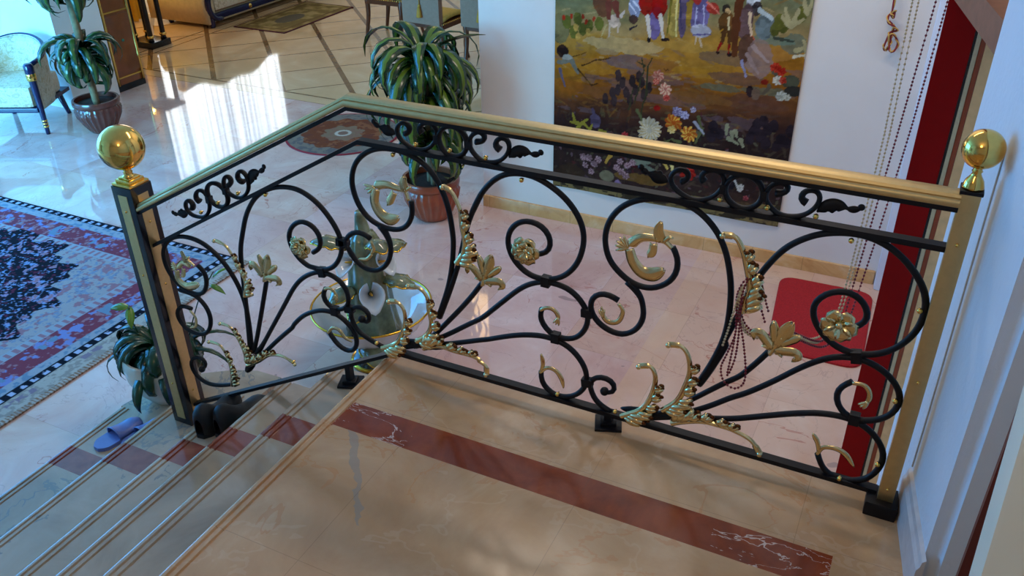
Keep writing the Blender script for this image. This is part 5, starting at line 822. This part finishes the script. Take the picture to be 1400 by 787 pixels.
for i, (m_, lb) in enumerate([(M_MAR, 'maroon beaded cord falling past the wall corner, the one farther from the red door'), (M_MAR, 'maroon beaded cord falling closest to the red door frame'), (M_MAR, 'maroon beaded cord hanging in a wide loop below the railing leaf'), (M_MAR, 'maroon beaded cord hanging in a narrow loop inside the wide loop'), (M_CRB, 'cream beaded cord draped in a swag from wall to railing, outer strand'), (M_CRB, 'cream beaded cord draped over the gilt leaf and trailing down the scroll')]):
    pts = CORDS[i]
    if i in (0, 1, 4, 5):
        a, b = Vector(pts[0]), Vector(pts[1]); dd = (a - b).normalized(); pts = [list(a + dd * ((2.99 - a.z) / dd.z))] + pts
    beads(pts, m_, lb)
kn = thing('knotted_cord', 'red and gold cord tied in a knot hanging beside the tapestry', 'cord', (1.21, 2.85, .53))
P = smooth_pts([Vector((KNOT[0][0], 2.86, 2.4))] + [Vector((k[0], k[1] - .012 * math.sin(i * 1.7), k[2])) for i, k in enumerate(KNOT)], .008)
bm = bmesh.new(); tube(bm, P, .0048, 6); o = mesh_obj('red_strand', bm, plain('red_cord', (130, 24, 22), .6), None, True); child(o, kn)
bm = bmesh.new(); tube(bm, [p + Vector((.007 * math.sin(i * .9), -.006 * math.cos(i * .9) - .002, .004 * math.cos(i * .9))) for i, p in enumerate(P)], .0036, 6); o = mesh_obj('gold_strand', bm, plain('gold_cord', (206, 158, 72), .5), None, True); child(o, kn); o['label'] = 'gold strand of the cord'

# ------------------------------------------------------------------ plants
def leaf_mat(name, dark, light, stripe):
    t = NT(name); uv = t.n('ShaderNodeUVMap'); sp = t.n('ShaderNodeSeparateXYZ'); t.t.links.new(uv.outputs[0], sp.inputs[0])
    m_ = t.math('LESS_THAN', t.math('ABSOLUTE', t.math('SUBTRACT', sp.outputs[0], .5)), .17)
    nn = t.noise(t.objc(), 14, 3); col = t.ramp(nn, [(.3, lin(dark)), (.7, lin(light))])
    col = t.mix(t.math('MULTIPLY', m_, stripe), col, lin((126, 150, 44)))
    return t.done(col, .24)
def leaf(bm, uvl, base, az, L, w, rise, droop, twist=0.0, n=9):
    d = Vector((math.cos(az), math.sin(az), 0)); s_ = Vector((-d.y, d.x, 0)); p = Vector(base); ang = rise; prev = None
    for i in range(n + 1):
        u = i / n; t_ = d * math.cos(ang) + Vector((0, 0, math.sin(ang))); nn = s_.cross(t_); tw = twist * u
        sd = s_ * math.cos(tw) + nn * math.sin(tw)
        ww = w * (math.sin(PI * min(1, .10 + u * .95)) ** .75) * (1 - .25 * u) + .0008
        ro = [bm.verts.new(p + sd * ww - nn * -ww * .25), bm.verts.new(p), bm.verts.new(p - sd * ww - nn * -ww * .25)]
        if prev:
            for j in range(2):
                f = bm.faces.new((prev[j], ro[j], ro[j + 1], prev[j + 1]))
                for lp, uu in zip(f.loops, (j * .5, j * .5, j * .5 + .5, j * .5 + .5)): lp[uvl].uv = (uu, u)
        prev = ro; p = p + t_ * (L / n); ang -= droop / n * (1 + .6 * u)
def foliage(name, specs, mat, parent, thickv=.0012):
    bm = bmesh.new(); uvl = bm.loops.layers.uv.new('UVMap')
    for s_ in specs: leaf(bm, uvl, *s_)
    me = bpy.data.meshes.new(name); bm.to_mesh(me); bm.free()
    for p in me.polygons: p.use_smooth = True
    me.materials.append(mat); o = bpy.data.objects.new(name, me); COL.objects.link(o); o.parent = parent
    m_ = o.modifiers.new('thickness', 'SOLIDIFY'); m_.thickness = thickv
    return o
def crown(c, n, L, w, rise, droop, rng, cone=.06):
    out = []
    for i in range(n):
        az = i * 2.399963 + rng.uniform(-.25, .25); h = (i / n)
        out.append(((c[0] + .018 * math.cos(az), c[1] + .018 * math.sin(az), c[2] - cone + cone * 1.6 * h), az, L * rng.uniform(.75, 1.1), w * rng.uniform(.8, 1.15), rise[0] + (rise[1] - rise[0]) * h + rng.uniform(-.15, .15), droop * rng.uniform(.8, 1.2), rng.uniform(-.6, .6)))
    return out
M_SOIL = plain('dark_soil', (44, 32, 24), .95, 0, .4, 60); M_TRUNK = plain('plant_cane', (128, 104, 72), .8, 0, .25, 30)
def ribbed_pot(parent, mat, rim_r, foot_r, h, nfl):
    bm = bmesh.new()
    pr = [(foot_r * .9, 0), (foot_r, .012), (foot_r * 1.22, h * .18), (rim_r * .94, h * .5), (rim_r * 1.0, h * .70), (rim_r * .93, h * .80), (rim_r * .95, h * .82), (rim_r * 1.02, h * .86), (rim_r * 1.03, h * .95), (rim_r, h), (rim_r * .90, h), (rim_r * .88, h * .86)]
    lathe(bm, pr, n=nfl * 4, flute=lambda a, v: (.034 * math.cos(a * nfl) if .12 < v < .42 else 0))
    o = mesh_obj('pot', bm, mat, parent, True); autosmooth(o, 50)
    bm = bmesh.new(); lathe(bm, [(rim_r * .885, h * .87), (rim_r * .5, h * .895), (.001, h * .90)], n=24); mesh_obj('soil', bm, M_SOIL, parent, True)
rng = random.Random(4)
pl = thing('dracaena', 'striped leafy dracaena in a ribbed terracotta pot at the end of the back wall', 'plant', (-1.39, 2.58, ZF))
ribbed_pot(pl, plain('terracotta_glaze', (150, 66, 34), .3, 0, .2, 12, coat=.3), .19, .115, .29, 24)
M_DRA = leaf_mat('striped_leaf', (10, 34, 10), (26, 62, 16), .45)
bm = bmesh.new(); tube(bm, smooth_pts([(0, 0, .24), (.012, 0, .55), (0, .01, .85), (-.01, .02, 1.06)], .05), .024, 8); mesh_obj('cane', bm, M_TRUNK, pl, True)
bm = bmesh.new(); tube(bm, smooth_pts([(.05, -.04, .24), (.06, -.05, .42), (.05, -.05, .56)], .05), .022, 8); mesh_obj('cane', bm, M_TRUNK, pl, True)
sp = crown((-.01, .02, 1.03), 46, .62, .052, (.35, 1.35), 3.0, rng) + crown((-.01, .02, .98), 16, .66, .050, (.1, .5), 2.3, rng) + crown((.05, -.05, .56), 20, .44, .052, (.3, 1.2), 3.0, rng) + crown((.0, .0, .80), 20, .48, .056, (.1, .8), 2.7, rng)
def clear_of_wall(s_):
    r = s_[2] * .8; x, y = -1.39 + s_[0][0] + r * math.cos(s_[1]), 2.58 + s_[0][1] + r * math.sin(s_[1])
    return s_ if not (x > -1.19 and y > 2.80) else (s_[0], s_[1], s_[2] * .42, s_[3] * .8, s_[4], s_[5], s_[6])
sp = [clear_of_wall(s_) for s_ in sp]
sp += [((-.01, .02, 1.10), .10, .46, .036, .62, .55, .8), ((.02, .0, .74), .15, .34, .03, .5, 1.6, .2)]
foliage('foliage', sp, M_DRA, pl)
pl = thing('dracaena', 'dark leafy dracaena in a brown ribbed pot beside the armchair', 'plant', (-4.80, 2.84, ZF))
ribbed_pot(pl, plain('brown_glaze', (96, 44, 32), .25, 0, .2, 12, coat=.4), .185, .105, .28, 24)
M_DR2 = leaf_mat('dark_leaf', (12, 38, 22), (26, 64, 34), .2)
bm = bmesh.new(); tube(bm, smooth_pts([(0, 0, .24), (-.01, .01, .7), (-.02, .02, 1.15), (-.02, .02, 1.33)], .08), .030, 8); mesh_obj('cane', bm, M_TRUNK, pl, True)
bm = bmesh.new(); tube(bm, smooth_pts([(.04, -.03, .24), (.03, -.03, .5), (.02, -.03, .66)], .05), .026, 8); mesh_obj('cane', bm, M_TRUNK, pl, True)
foliage('foliage', crown((.02, -.03, .68), 40, .47, .050, (.15, 1.3), 3.0, rng) + crown((-.02, .02, 1.30), 34, .52, .050, (-.1, 1.0), 2.8, rng), M_DR2, pl)
pl = thing('potted_plant', 'small drooping plant in a cream pot on the bottom step behind the newel post', 'plant', (-1.375, .215, -.7603))
bm = bmesh.new(); lathe(bm, [(.075, 0), (.09, .008), (.135, .07), (.165, .14), (.172, .20), (.165, .245), (.160, .252), (.150, .25), (.150, .20)], n=48); autosmooth(mesh_obj('pot', bm, plain('cream_ceramic', (214, 200, 180), .22, 0, .12, 7), pl, True), 60)
bm = bmesh.new(); lathe(bm, [(.150, .205), (.08, .215), (.001, .22)], n=24); mesh_obj('soil', bm, M_SOIL, pl, True)
M_DR3 = leaf_mat('pothos_leaf', (14, 40, 26), (30, 70, 36), .0)
sp = crown((0, 0, .26), 64, .34, .034, (-.1, 1.2), 3.3, rng, .03) + [((.05, .06, .22), .75, .36, .022, .9, 2.0, .2), ((.06, .02, .22), .35, .34, .022, .7, 1.9, .3), ((-.08, -.05, .22), 3.6, .30, .016, .5, 2.6, .5), ((.02, -.12, .22), 5.0, .22, .026, -.2, 1.6, .3), ((.08, -.08, .22), 5.6, .22, .026, 0, 2.0, .3)]
foliage('foliage', sp, M_DR3, pl)
M_DR4 = leaf_mat('young_leaf', (70, 110, 30), (110, 150, 50), .0)
bm = bmesh.new(); tube(bm, smooth_pts([(.04, .1, .2), (.08, .2, .42), (.10, .30, .52)], .03), .003, 6); tube(bm, smooth_pts([(-.03, -.02, .2), (-.08, -.04, .40), (-.1, -.02, .47)], .03), .003, 6); mesh_obj('stem', bm, M_DR3, pl, True)
for q in [((.10, .29, .50), .7, .10, .022, .9, 1.2, .2), ((.09, .28, .46), .2, .08, .02, -.3, .6, .2), ((-.1, -.02, .46), 3.6, .09, .022, .3, .8, 1.0), ((-.1, -.02, .46), 5.4, .10, .02, -.6, .6, .6)]: foliage('young_leaf', [q], M_DR4, pl)

# ------------------------------------------------------------------ ceramic lily fountain below the stairs
FT = thing('lily_fountain', 'glazed ceramic lily centrepiece standing in a white gold-rimmed basin on a green foot', 'ornament', (-.80, 1.02, ZF))
M_PORC = plain('white_porcelain', (206, 212, 214), .08, 0, .05, 8, coat=.5); M_GRN = plain('green_glaze', (112, 118, 86), .10, 0, .45, 14, coat=.6); M_DGRN = plain('dark_green_glaze', (30, 44, 34), .10, 0, .4, 16, coat=.6)
M_FG = gold_mat('gold_lustre', (220, 170, 60), .14)
bm = bmesh.new(); lathe(bm, [(.13, 0), (.132, .012), (.12, .022), (.105, .05), (.10, .09), (.085, .12), (.065, .14)], n=40); mesh_obj('foot', bm, M_DGRN, FT, True)
bm = bmesh.new(); lathe(bm, [(.134, .004), (.1345, .016), (.126, .022)], n=40); mesh_obj('gold_band', bm, M_FG, FT, True)
wob = lambda a, v: .02 * math.cos(a * 10) * v
bm = bmesh.new(); lathe(bm, [(.06, .135), (.10, .145), (.19, .19), (.255, .255), (.290, .325), (.300, .335), (.290, .332), (.245, .262), (.18, .20), (.08, .165), (.001, .160)], n=80, flute=lambda a, v: .012 * math.cos(a * 20) if .2 < v < .45 else 0); mesh_obj('basin', bm, M_PORC, FT, True)
bm = bmesh.new(); tube(bm, [Vector((.297 * math.cos(a), .297 * math.sin(a), .333)) for a in np.linspace(0, 2 * PI, 49)], .006, 6, cap=False); mesh_obj('rim', bm, M_FG, FT, True)
bm = bmesh.new(); lathe(bm, [(.12, .165), (.14, .18), (.125, .24), (.11, .34), (.10, .46), (.09, .56), (.082, .64), (.07, .70), (.05, .735), (.001, .75)], n=64, flute=lambda a, v: .06 * math.cos(a * 9 + v * 2)); mesh_obj('leaf_column', bm, M_GRN, FT, True)
def broadleaf(base, az, L, w, rise, droop, cupv=.5):
    d = Vector((math.cos(az), math.sin(az), 0)); s_ = Vector((-d.y, d.x, 0)); p = Vector(base); ang = rise; rows = []
    for i in range(11):
        u = i / 10; t_ = d * math.cos(ang) + Vector((0, 0, math.sin(ang))); nn = s_.cross(t_); ww = w * math.sin(PI * (.06 + .92 * u)) ** .7
        rows.append([p + s_ * (ww * k) + nn * (cupv * ww * k * k + .006 * math.sin(u * 18) * abs(k)) for k in (-1, -.5, 0, .5, 1)]); p = p + t_ * (L / 10); ang -= droop / 10
    return rows
def sheet(bm, rows):
    R = [[bm.verts.new(q) for q in r] for r in rows]
    for a, b in zip(R, R[1:]):
        for j in range(len(a) - 1): bm.faces.new((a[j], b[j], b[j + 1], a[j + 1]))
def cleaf(*a):
    rows = broadleaf(*a); bm = bmesh.new(); sheet(bm, rows); o = mesh_obj('leaf', bm, M_GRN, FT, True); thick(o, .006)
    edge = [r[0] for r in rows] + [rows[-1][2]] + [r[-1] for r in rows[::-1]]
    bm = bmesh.new(); tube(bm, edge, .0045, 6); mesh_obj('gold_edge', bm, M_FG, o, True)
cam_az = math.atan2(-1.93 - 1.02, 1.456 + .80)
for az, z, L, w, ri, dr in ((cam_az - .05, .20, .24, .075, .55, 1.7), (cam_az + 1.0, .50, .20, .06, .7, 1.8), (cam_az - 1.0, .46, .19, .065, .8, 2.2), (cam_az - 1.7, .66, .20, .06, 1.0, 1.8), (cam_az + 2.2, .58, .2, .06, .9, 2.0), (cam_az + .4, .70, .18, .055, 1.2, 2.4), (cam_az - .5, .36, .16, .05, .8, 2.0)):
    cleaf((.08 * math.cos(az), .08 * math.sin(az), z), az, L, w, ri, dr)
def lily(c, az, tilt, s_):
    M = Matrix.Translation(c) @ Matrix.Rotation(az, 4, 'Z') @ Matrix.Rotation(tilt, 4, 'Y')
    bm = bmesh.new(); R = []
    for i in range(9):
        u = i / 8; r = .012 + .052 * u ** 1.8; row = []
        for k in range(17):
            a = -PI * .93 + 2 * PI * .93 * k / 16; pt = 1 + .55 * u * max(0, math.cos(a)) ** 4
            row.append(M @ Vector((r * pt * math.cos(a) * s_, r * math.sin(a) * s_, (u * .10 + .02 * u * math.cos(a)) * s_)))
        R.append(row)
    sheet(bm, R); o = mesh_obj('lily', bm, M_PORC, FT, True); thick(o, .004)
    bm = bmesh.new(); tube(bm, [M @ Vector((0, 0, (.02 + .07 * k / 5) * s_)) for k in range(6)], .008 * s_, 8, lambda u: 1 - .4 * u); mesh_obj('spadix', bm, plain('yellow_spadix', (226, 160, 30), .3) if 'yellow_spadix' not in bpy.data.materials else bpy.data.materials['yellow_spadix'], o, True)
lily(Vector((.09 * math.cos(cam_az), .09 * math.sin(cam_az), .45)), cam_az + .1, 1.15, .95)
lily(Vector((.08 * math.cos(cam_az + .7), .08 * math.sin(cam_az + .7), .60)), cam_az + .6, 1.1, .78)
lily(Vector((.08 * math.cos(cam_az - .8), .08 * math.sin(cam_az - .8), .61)), cam_az - .7, 1.1, .78)
bm = bmesh.new(); tube(bm, smooth_pts([(0, 0, .70), (-.015, .01, .78), (-.01, .0, .84)], .01), .03, 10, lambda u: 1.5 - .8 * u); mesh_obj('bud', bm, M_GRN, FT, True)
for i in range(7):
    a = cam_az + (i - 3) * .33; bm = bmesh.new(); ball(bm, (.135 * math.cos(a), .135 * math.sin(a), .20), .014, 10, 8); mesh_obj('spout', bm, BLACKW, FT, True)

# ------------------------------------------------------------------ shoes on the stairs
M_SHOE = plain('black_rubber', (9, 10, 13), .6); M_SLIP = plain('blue_rubber', (96, 116, 176), .4)
def shoe(name, loc, rz, mat, label, h=1.0, L=.25, cat='shoe', grp=None):
    t_ = thing(name, label, cat, loc, rz, grp); n = 14; sole = bmesh.new()
    def wid(u): return (.036 + .010 * math.sin(PI * u * .9 + .5)) * min(1, (math.sin(PI * min(max(u, .015), .985)) / .38)) ** .5
    lo, hi = [], []
    ring = [(u, s_) for s_ in (1, -1) for u in (np.linspace(0, 1, n) if s_ == 1 else np.linspace(1, 0, n))]
    P = [Vector((s_ * wid(u), (u - .5) * L, 0)) for u, s_ in ring]
    lo = [sole.verts.new(p) for p in P]; hi = [sole.verts.new(p + Vector((0, 0, .018))) for p in P]
    sole.faces.new(lo[::-1]); sole.faces.new(hi)
    for i in range(len(P)): j = (i + 1) % len(P); sole.faces.new((lo[i], lo[j], hi[j], hi[i]))
    mesh_obj('sole', sole, mat, t_, False)
    up = bmesh.new(); R = []; s0 = .02 if h >= .9 else .40
    for i in range(n):
        u = s0 + (.985 - s0) * i / (n - 1); w = max(.004, wid(u) * .98)
        top = h * (.050 + .050 * math.exp(-((u - .16) / .22) ** 2) + .012 * math.sin(u * 7)) * min(1, (1.02 - u) / .22, (u + .06) / .12) ** .5
        R.append([Vector((w * math.cos(a), (u - .5) * L, .016 + top * max(0, math.sin(a)) ** .6)) for a in np.linspace(0, PI, 11)])
    sheet(up, R); o = mesh_obj('upper', up, mat, t_, True); thick(o, .004)
    return t_
shoe('clog', (-.742, -.085, NZ[3]), .12, M_SHOE, 'black clog on the stairs, the nearer of the pair behind the newel post', cat='shoe', grp='black clogs on the stairs')
shoe('clog', (-.655, -.055, NZ[3]), -.10, M_SHOE, 'black clog on the stairs, the farther of the pair under the sloping bar', cat='shoe', grp='black clogs on the stairs')
shoe('slipper', (-1.365, -.105, NZ[5]), -.15, M_SLIP, 'blue slipper on the bottom step, the one nearer the Persian rug', .6, .22, 'slipper', 'blue slippers on the bottom step')
shoe('slipper', (-1.262, -.055, NZ[5]), -.15, M_SLIP, 'blue slipper on the bottom step, the one against the next riser', .6, .22, 'slipper', 'blue slippers on the bottom step')

# ------------------------------------------------------------------ living and dining furniture
t = NT('cream_brocade'); nn = t.noise(t.objc(), 22, 4, .6, 1.2)
M_BROC = t.done(t.ramp(nn, [(.38, lin((190, 168, 134))), (.5, lin((222, 208, 184))), (.62, lin((204, 178, 140)))]), .7); 
M_NAVY = plain('navy_lacquer', (22, 28, 66), .2, 0, .15)
AC = thing('armchair', 'cream brocade tub armchair with a navy frame and gilt bands against the pale wall', 'armchair', (-5.52, 2.46, ZF), math.radians(-138 + 180))
# local frame: +y is the front; the chair is turned towards the stairs
AC.rotation_euler = (0, 0, math.radians(-155)); AC.location = (-5.568, 2.72, ZF)
hw, fd, bd = .31, .29, .24
def tub(u):
    """rim curve from one front arm post (u=0) round the back to the other (u=1)"""
    a = PI * u
    x = hw * math.cos(a) ; s_ = math.sin(a)
    y = fd - (fd + bd) * s_ ** .55
    z = .575 + .12 * s_ ** 1.3
    return Vector((x, y, z))
NU = 28; rim = [tub(i / NU) for i in range(NU + 1)]
bm = bmesh.new(); tube(bm, rim, .020, 10); mesh_obj('top_frame', bm, M_NAVY, AC, True)
bm = bmesh.new()
outer = [[Vector((p.x * (1.02 - .06 * v), p.y * (1.0 - .08 * v) + .01, p.z - (p.z - .20) * v)) for v in np.linspace(0, 1, 6)] for p in rim]
inner = [[Vector((p.x * (.94 - .16 * v), (p.y * (.92 - .20 * v)) + .015 * math.sin(i * 1.4) * math.sin(v * 9), p.z - (p.z - .36) * v)) for v in np.linspace(0, 1, 6)] for i, p in enumerate(rim)]
sheet(bm, outer); sheet(bm, inner)
R1, R2 = [r[0] for r in outer], [r[0] for r in inner]
sheet(bm, [[a, b] for a, b in zip(R1, R2)]); o = mesh_obj('backrest', bm, M_BROC, AC, True); thick(o, .02)
bm = bmesh.new(); box(bm, -.27, .27, -.18, .32, .23, .41, bev=.05); autosmooth(mesh_obj('seat_cushion', bm, M_BROC, AC), 50)
bm = bmesh.new(); box(bm, -.30, .30, .30, .335, .195, .235, bev=.01); box(bm, -.29, .29, -.26, .30, .20, .232, bev=.005); mesh_obj('seat_frame', bm, M_NAVY, AC)
for sx in (-1, 1):
    bm = bmesh.new(); tube(bm, [Vector((sx * hw, fd + .01, z)) for z in (0, .06, .20, .40, .50, .52, .585, .60)], .03, 12, lambda u: [.55, .6, .78, .95, 1.05, 1.25, 1.3, .9][min(7, int(round(u * 7)))])
    lg = mesh_obj('leg', bm, M_NAVY, AC, True)
    for pr in [[(.034, .46), (.039, .47), (.039, .515), (.034, .525)]] + [[(.020, z), (.024, z + .004), (.024, z + .012), (.020, z + .016)] for z in (.06, .085, .11)]:
        bm = bmesh.new(); lathe(bm, pr, (sx * hw, fd + .01, 0), 16); mesh_obj('gilt_band', bm, GOLD, lg, True)
    bm = bmesh.new(); tube(bm, [Vector((sx * .22, -.18, .21)), Vector((sx * .235, -.20, .10)), Vector((sx * .25, -.22, 0))], .026, 10, lambda u: 1 - .3 * u); mesh_obj('leg', bm, M_NAVY, AC, True)
# sofa
SF = thing('sofa', 'cream sofa with a navy curved frame and gilt rosettes under the bright window', 'sofa', (-6.64, 6.78, ZF))
M_UPH = plain('cream_upholstery', (206, 186, 146), .75, 0, .08, 20)
def sx_(name, mat, d, bev=.02, par=SF): return boxo(name, mat, d, par, bev)
sx_('body', M_UPH, (-.55, .30, -.98, .98, .05, .42), .04)
sx_('seat_cushion', M_BROC, (-.20, .35, -.80, -.02, .40, .54), .05); sx_('seat_cushion', M_BROC, (-.20, .35, .02, .80, .40, .54), .05)
bm = bmesh.new(); R = []
for i in range(25):
    v = i / 24; y = -.98 + 1.96 * v; z = .80 + .13 * math.sin(PI * v) ** 2 + .03 * math.cos(6 * PI * v)
    R.append([Vector((-.40, y, .14)), Vector((-.42, y, .5)), Vector((-.44, y, z)), Vector((-.36, y, z + .02)), Vector((-.30, y, z - .03)), Vector((-.24, y, .5)), Vector((-.22, y, .4))])
sheet(bm, R); o = mesh_obj('backrest', bm, M_UPH, SF, True); thick(o, .03)
for sy in (-1, 1):
    bm = bmesh.new(); R = []
    for i in range(15):
        u = i / 14; x = -.62 + .94 * u; zt = .62 - .10 * u - .06 * math.sin(u * PI)
        R.append([Vector((x, sy * .80, .38)), Vector((x, sy * .80, zt - .04)), Vector((x, sy * .86, zt + .02)), Vector((x, sy * .96, zt)), Vector((x, sy * 1.0, zt - .1)), Vector((x, sy * .985, .05))])
    sheet(bm, R); o = mesh_obj('armrest', bm, M_UPH, SF, True); thick(o, .03)
    P = smooth_pts([(.31, sy * .98, .60), (.345, sy * .96, .46), (.335, sy * .985, .32), (.325, sy * .97, .20), (.325, sy * .90, .11), (.325, sy * .80, .09)], .03)
    bm = bmesh.new(); tube(bm, P, .042, 10, flat=.8); mesh_obj('arm_frame', bm, M_NAVY, SF, True)
    bm = bmesh.new(); lathe(bm, [(.026, 0), (.034, .03), (.030, .06), (.045, .12), (.05, .16)], (.30, sy * .93, 0), 14); mesh_obj('leg', bm, M_NAVY, SF, True)
    bm = bmesh.new(); lathe(bm, [(.026, 0), (.034, .03), (.030, .06), (.045, .12), (.05, .16)], (-.36, sy * .93, 0), 14); mesh_obj('leg', bm, M_NAVY, SF, True)
sx_('front_rail', M_NAVY, (.29, .345, -.9, .9, .09, .16), .012)
sx_('front_panel', M_BROC, (.295, .318, -.86, .86, .19, .36), .01)
bm = bmesh.new()
for z in (.185, .365): tube(bm, [Vector((.322, -.87, z)), Vector((.322, .87, z))], .008, 6)
mesh_obj('piping', bm, plain('brown_piping', (120, 84, 50), .6), SF, True)
for y in (-.30, .35):
    bm = bmesh.new(); ball(bm, (.345, y, .13), .028, 12, 8, (.5, 1, 1)); mesh_obj('gilt_rosette', bm, GOLD, SF, True)
# dining chairs
M_MAH = plain('reddish_wood', (96, 46, 24), .3, 0, .2, 18); M_COV = plain('mauve_grey_cover', (152, 116, 96), .85, 0, .08, 40); M_YEL = plain('yellow_seat_fabric', (206, 176, 84), .8, 0, .1, 30); M_TAS = plain('gold_tassel', (190, 130, 40), .7)
def chair(loc, rz, cover, label):
    c = thing('dining_chair', label, 'chair', loc, rz, 'dining chairs in the dining room')
    # +y is the way the sitter faces
    bm = bmesh.new(); R = [[Vector((x, y, z + .012 * math.cos(x * 5) * math.cos((y - .0) * 5))) for x in np.linspace(-.22, .22, 7)] for y, z in ((-.21, .46), (-.1, .485), (.02, .49), (.14, .485), (.24, .46))]
    sheet(bm, R); o = mesh_obj('seat', bm, M_YEL, c, True); thick(o, .04)
    bm = bmesh.new(); box(bm, -.23, .23, -.22, .25, .385, .45, bev=.008); ap = mesh_obj('apron', bm, M_MAH, c)
    bm = bmesh.new()
    for i in range(17):
        f = -.22 + .44 * i / 16
        for q in ((f, -.223, .44), (f, .253, .44), (-.233, f + .015, .44), (.233, f + .015, .44)): ball(bm, q, .0085, 6, 4)
    mesh_obj('nail_heads', bm, GOLD, ap, True)
    for sx in (-1, 1):
        bm = bmesh.new(); tube(bm, smooth_pts([(sx * .205, .225, .44), (sx * .21, .235, .30), (sx * .20, .22, .14), (sx * .215, .245, 0)], .03), .026, 8, lambda u: 1.15 - .5 * u); mesh_obj('leg', bm, M_MAH, c, True)
        bm = bmesh.new(); tube(bm, smooth_pts([(sx * .205, -.20, .44), (sx * .20, -.205, .25), (sx * .205, -.25, 0)], .03), .026, 8, lambda u: 1.15 - .45 * u); mesh_obj('leg', bm, M_MAH, c, True)
    bm = bmesh.new()
    if cover: box(bm, -.225, .225, -.262, -.19, .43, 1.06, bev=.02)
    else: box(bm, -.215, .215, -.24, -.19, .55, 1.02, bev=.02)
    autosmooth(mesh_obj('backrest', bm, M_COV if cover else M_YEL, c))
    if cover:
        bm = bmesh.new(); tube(bm, [Vector((0, -.272, .9)), Vector((0, -.270, .62))], .005, 6); ball(bm, (0, -.274, .61), .016, 8, 6); lathe(bm, [(.012, .60), (.020, .57), (.030, .505), (.026, .50)], (0, -.280, 0), 12); mesh_obj('tassel', bm, M_TAS, c, True)
    return c
chair((-4.15, 6.42, ZF), -PI / 2, False, 'dining chair with bare curved wooden legs and a yellow seat, turned sideways')
chair((-3.20, 5.76, ZF), -.08, True, 'dining chair with a mauve-grey back cover and gold tassel above the striped plant')
chair((-2.57, 5.82, ZF), -.05, True, 'dining chair with a grey back cover half hidden by the end of the white wall')
# corner cabinet and pedestal stand beyond the armchair wall
CB = thing('cabinet', 'polished brown wood cabinet with gilt trim behind the armchair wall', 'cabinet', (-5.72, 3.86, ZF))
M_WAL = plain('polished_walnut', (126, 62, 24), .15, 0, .25, 6, coat=.5)
boxo('body', M_WAL, (-.26, .26, -.24, .08, .05, 1.9), CB, .01); boxo('plinth', BLACKW, (-.265, .265, -.245, .09, 0, .06), CB, .005)
for z in (.12, .72, 1.3): boxo('gilt_trim', GOLD, (-.262, .268, -.246, .088, z, z + .014), CB)
dr = boxo('door', M_WAL, (.255, .272, -.21, .06, .16, .70), CB, .006)
bm = bmesh.new(); ball(bm, (.278, -.07, .46), .014); mesh_obj('knob', bm, plain('green_stone', (70, 110, 80), .2), dr, True)
for y in (-.225, .07):
    bm = bmesh.new(); tube(bm, [Vector((.268, y, z)) for z in (.06, .3, .7, 1.2, 1.85)], .014, 8); mesh_obj('corner_column', bm, GOLD, CB, True)
PS = thing('pedestal_stand', 'black pedestal stand with four gilt-ringed columns beside the cabinet', 'pedestal', (-6.46, 4.99, ZF))
boxo('plinth', BLACKW, (-.17, .17, -.14, .14, 0, .07), PS, .008); boxo('top', plain('grey_marble_top', (120, 112, 104), .2), (-.18, .18, -.15, .15, .66, .70), PS, .006)
for sx in (-1, 1):
    for sy in (-1, 1):
        bm = bmesh.new(); lathe(bm, [(.034, .07), (.026, .10), (.028, .14), (.026, .60), (.034, .66)], (sx * .12, sy * .09, 0), 14); o = mesh_obj('column', bm, BLACKW, PS, True)
        bm = bmesh.new(); lathe(bm, [(.032, .105), (.037, .112), (.037, .13), (.032, .137)], (sx * .12, sy * .09, 0), 14); mesh_obj('gilt_ring', bm, GOLD, o, True)
